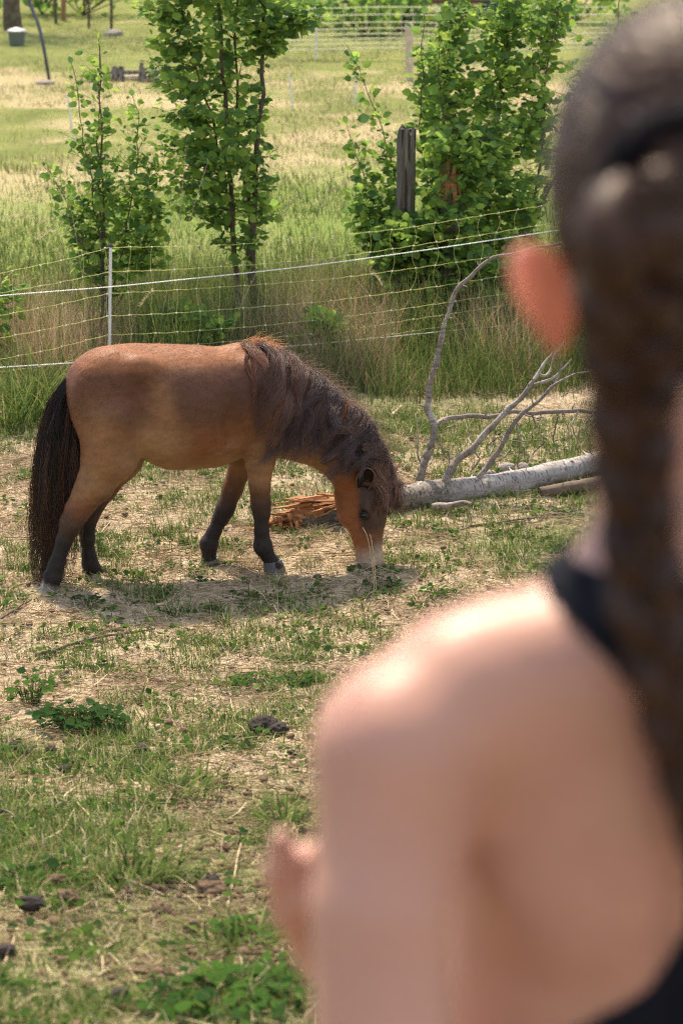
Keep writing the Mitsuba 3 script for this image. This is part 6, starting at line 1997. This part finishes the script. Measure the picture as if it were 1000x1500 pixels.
    obj('combed_strands', (Vs, Fs), 'brown_hair_material', key, smooth=True, kind='stuff')
    # tie
    a = np.linspace(0, 2 * np.pi, 41)
    for k in range(3):
        c = tie + np.array([0, 0.010 - 0.010 * k, 0.002])
        ring = c + np.stack([0.036 * np.cos(a), 0.003 * np.sin(a), 0.030 * np.sin(a)], -1)
        Vt, Ft, _ = tube(ring, 0.0085, 8)
        obj('hair_tie', (Vt, Ft), 'black_cloth_material', key, smooth=True)
    # braid: three strands woven along a hanging line
    line = np.array([tie + [0, -0.012, 0.0], q(938, 330, 1.285), q(924, 430, 1.29), q(924, 540, 1.30), q(927, 640, 1.30), q(930, 730, 1.295), q(938, 820, 1.285), q(956, 910, 1.275), q(980, 1010, 1.27), q(1000, 1100, 1.268), q(1016, 1190, 1.268), q(1024, 1260, 1.27)])
    mpts = 150
    c = spline(line, mpts)
    W = spline(np.stack([np.array([28, 78, 74, 62, 54, 49, 48, 49, 46, 40, 31, 22]) / 2620.0] * 2, -1), mpts)[:, 0]
    Ls = np.concatenate([[0], np.cumsum(np.linalg.norm(np.diff(c, axis=0), axis=1))])
    tg, ux, uy = frames(c)
    lat = np.cross(tg, [0, 1.0, 0])
    lat /= np.linalg.norm(lat, axis=1, keepdims=True)
    dep = np.cross(lat, tg)
    bk = thing_part = numbered(key + '__braid')
    first = True
    for k in range(3):
        ph = 2 * np.pi * (Ls / 0.105 + k / 3)
        p = c + lat * (0.50 * W * np.sin(ph))[:, None] + dep * (0.34 * W * np.sin(2 * ph + 0.3))[:, None]
        Vb, Fb, uvb = tube(p, 0.60 * W + 0.001, 16)
        ang = uvb[:, 0] * 2 * np.pi
        rows = np.minimum(np.arange(len(Vb)) // 16, mpts - 1)
        cen = p[rows]
        Vb = cen + (Vb - cen) * (1 + 0.07 * np.sin(ang * 9 + 6 * uvb[:, 1] / 0.1))[:, None]
        if first:
            scene[bk] = ply((Vb, Fb), 'brown_hair_material', smooth=True)
            first = False
        else:
            obj('lock', (Vb, Fb), 'brown_hair_material', bk, smooth=True)
    n, mm = 500, 14
    k3 = r.integers(0, 3, n)
    st = r.random(n) * 0.8
    S = st[:, None] + (0.12 + 0.1 * r.random(n))[:, None] * np.linspace(0, 1, mm)[None]
    ii = np.clip((S * (mpts - 1)).astype(int), 0, mpts - 1)
    ph = 2 * np.pi * (Ls[ii] / 0.105 + k3[:, None] / 3)
    a0 = r.random(n)[:, None] * 7 + 0.6 * r.normal(size=(n, 1)) * np.linspace(0, 1, mm)
    ro = 0.61 * W[ii] + 0.0015 + (0.004 * r.random((n, 1)) ** 3 * np.sin(np.pi * np.linspace(0, 1, mm)))
    P3 = c[ii] + lat[ii] * (0.50 * W[ii] * np.sin(ph) + ro * np.cos(a0))[..., None] + dep[ii] * (0.34 * W[ii] * np.sin(2 * ph + 0.3) + ro * np.sin(a0))[..., None]
    Vs, Fs, _, _ = strands(P3, np.full(P3.shape[:2], 0.0006))
    obj('loose_strands', (Vs, Fs), 'brown_hair_material', bk, smooth=True, kind='stuff')
    # ears
    for s in (-1, 1):
        c0 = head + np.array([0.0815 * s, 0.012, -0.071])
        E = Body(c0 - 0.055, c0 + 0.055, 0.0022)
        out = np.array([0.72 * s, -0.70, 0])          # plane of the ear leans out and back
        out /= np.linalg.norm(out)
        nrm = np.array([0.70 * s, 0.72, 0])
        nrm /= np.linalg.norm(nrm)
        up = np.array([0.26 * s, -0.16, 1.0])
        up -= nrm * (up @ nrm)
        up /= np.linalg.norm(up)
        out = out - up * (out @ up)
        out /= np.linalg.norm(out)
        c0 = c0 + out * 0.002
        E.ball(c0 + out * 0.001 + up * 0.004, [0.0165, 0.0045, 0.031], 0.004, axes=np.stack([out, nrm, up]))
        a = np.linspace(-0.6, 3.5, 12)
        rim = [c0 + out * (0.002 + 0.0150 * math.cos(x - 0.9)) + up * (0.006 + 0.0265 * math.sin(x - 0.35)) + nrm * 0.003 for x in a]
        E.chain(rim, [0.0042] * 12, 0.004)
        E.ball(c0 + up * -0.027 + out * -0.004, [0.0105, 0.0045, 0.0105], 0.006, axes=np.stack([out, nrm, up]))
        E.ball(c0 - out * 0.006 + nrm * 0.008, [0.009, 0.006, 0.014], 0.004, cut=True, axes=np.stack([out, nrm, up]))
        E.cone(c0 - out * 0.020 - nrm * 0.003 + up * 0.016, c0 - out * 0.018 - nrm * 0.003 - up * 0.018, 0.008, 0.006, 0.008)
        m = E.mesh(smooth=3)
        if m.volume < 0:
            m.invert()
        obj('ear', (np.array(m.vertices), np.array(m.faces)), 'ear_material', key, smooth=True)
    # eyes, brows and lips of the turned-away face
    for s in (-1, 1):
        e = trimesh.creation.icosphere(2, 0.0115)
        V = np.array(e.vertices) + head + [0.031 * s, 0.0775, -0.020]
        obj('eye', (V, e.faces), 'eye_white_material', key, smooth=True)
        e = trimesh.creation.icosphere(2, 0.0055)
        obj('iris', (np.array(e.vertices) * [1, 0.5, 1] + head + [0.031 * s, 0.0875, -0.020], e.faces), 'iris_material', key, smooth=True)
        V, F, _ = tube(spline([head + [0.016 * s, 0.091, 0.006], head + [0.034 * s, 0.088, 0.010], head + [0.050 * s, 0.074, 0.005]], 8), 0.0028, 6)
        obj('eyebrow', (V, F), 'brown_hair_material', key, smooth=True)
    for dz, rr in ((0.0035, 0.0052), (-0.0045, 0.0062)):
        V, F, _ = tube(spline([jaw + [-0.021, 0.040, 0.012 + dz * 0.2], jaw + [0, 0.049, 0.012 + dz], jaw + [0.021, 0.040, 0.012 + dz * 0.2]], 10), [0.001] + [rr] * 8 + [0.001], 8)
        obj('lip', (V, F), 'lip_material', key, smooth=True)


EAR_AT = [float(v) for v in pix(1014, 430, 1.41)]


def skin_colour(p, n, uv):
    a = fbm(p.x * 14, p.y * 14, p.z * 14, 3)
    b = noise(p.x * 160, p.y * 160, p.z * 160)
    return mix((0.37, 0.195, 0.145), (0.455, 0.26, 0.20), a) * (0.96 + 0.08 * b)


scene['skin_material'] = two({'type': 'principled', 'base_color': proc(skin_colour), 'roughness': 0.46, 'specular': 0.36})
scene['ear_material'] = {'type': 'principledthin', 'base_color': proc(lambda p, n, uv: mix((0.62, 0.36, 0.28), (0.90, 0.50, 0.41), smoothstep(0.088, 0.112, dr.sqrt(dr.square(p.x - EAR_AT[0]) + 0.25 * dr.square(p.z - EAR_AT[2]))) + 0.25 * (fbm(p.x * 90, p.y * 90, p.z * 90, 2) - 0.5))), 'roughness': 0.45, 'diff_trans': 1.0, 'eta': 1.4}
scene['brown_hair_material'] = two({'type': 'principled', 'base_color': proc(lambda p, n, uv: mix((0.012, 0.0065, 0.0042), (0.058, 0.029, 0.017), fbm(p.x * 60, p.y * 60, p.z * 60, 3))), 'roughness': 0.46, 'specular': 0.2})
scene['black_cloth_material'] = two({'type': 'principled', 'base_color': rgb(0.006, 0.006, 0.008), 'roughness': 0.9, 'specular': 0.1})
scene['top_material'] = two({'type': 'principled', 'base_color': proc(lambda p, n, uv: mix((0.006, 0.007, 0.011), (0.011, 0.013, 0.020), noise(p.x * 900, p.y * 900, p.z * 900))), 'roughness': 0.9, 'specular': 0.08})
scene['denim_material'] = two({'type': 'principled', 'base_color': rgb(0.05, 0.07, 0.12), 'roughness': 0.85})
scene['boot_material'] = two({'type': 'principled', 'base_color': rgb(0.06, 0.035, 0.02), 'roughness': 0.6})
scene['eye_white_material'] = two({'type': 'principled', 'base_color': rgb(0.75, 0.72, 0.70), 'roughness': 0.15})
scene['iris_material'] = two({'type': 'principled', 'base_color': rgb(0.06, 0.035, 0.02), 'roughness': 0.1})
scene['lip_material'] = two({'type': 'principled', 'base_color': rgb(0.45, 0.16, 0.14), 'roughness': 0.4})
person()
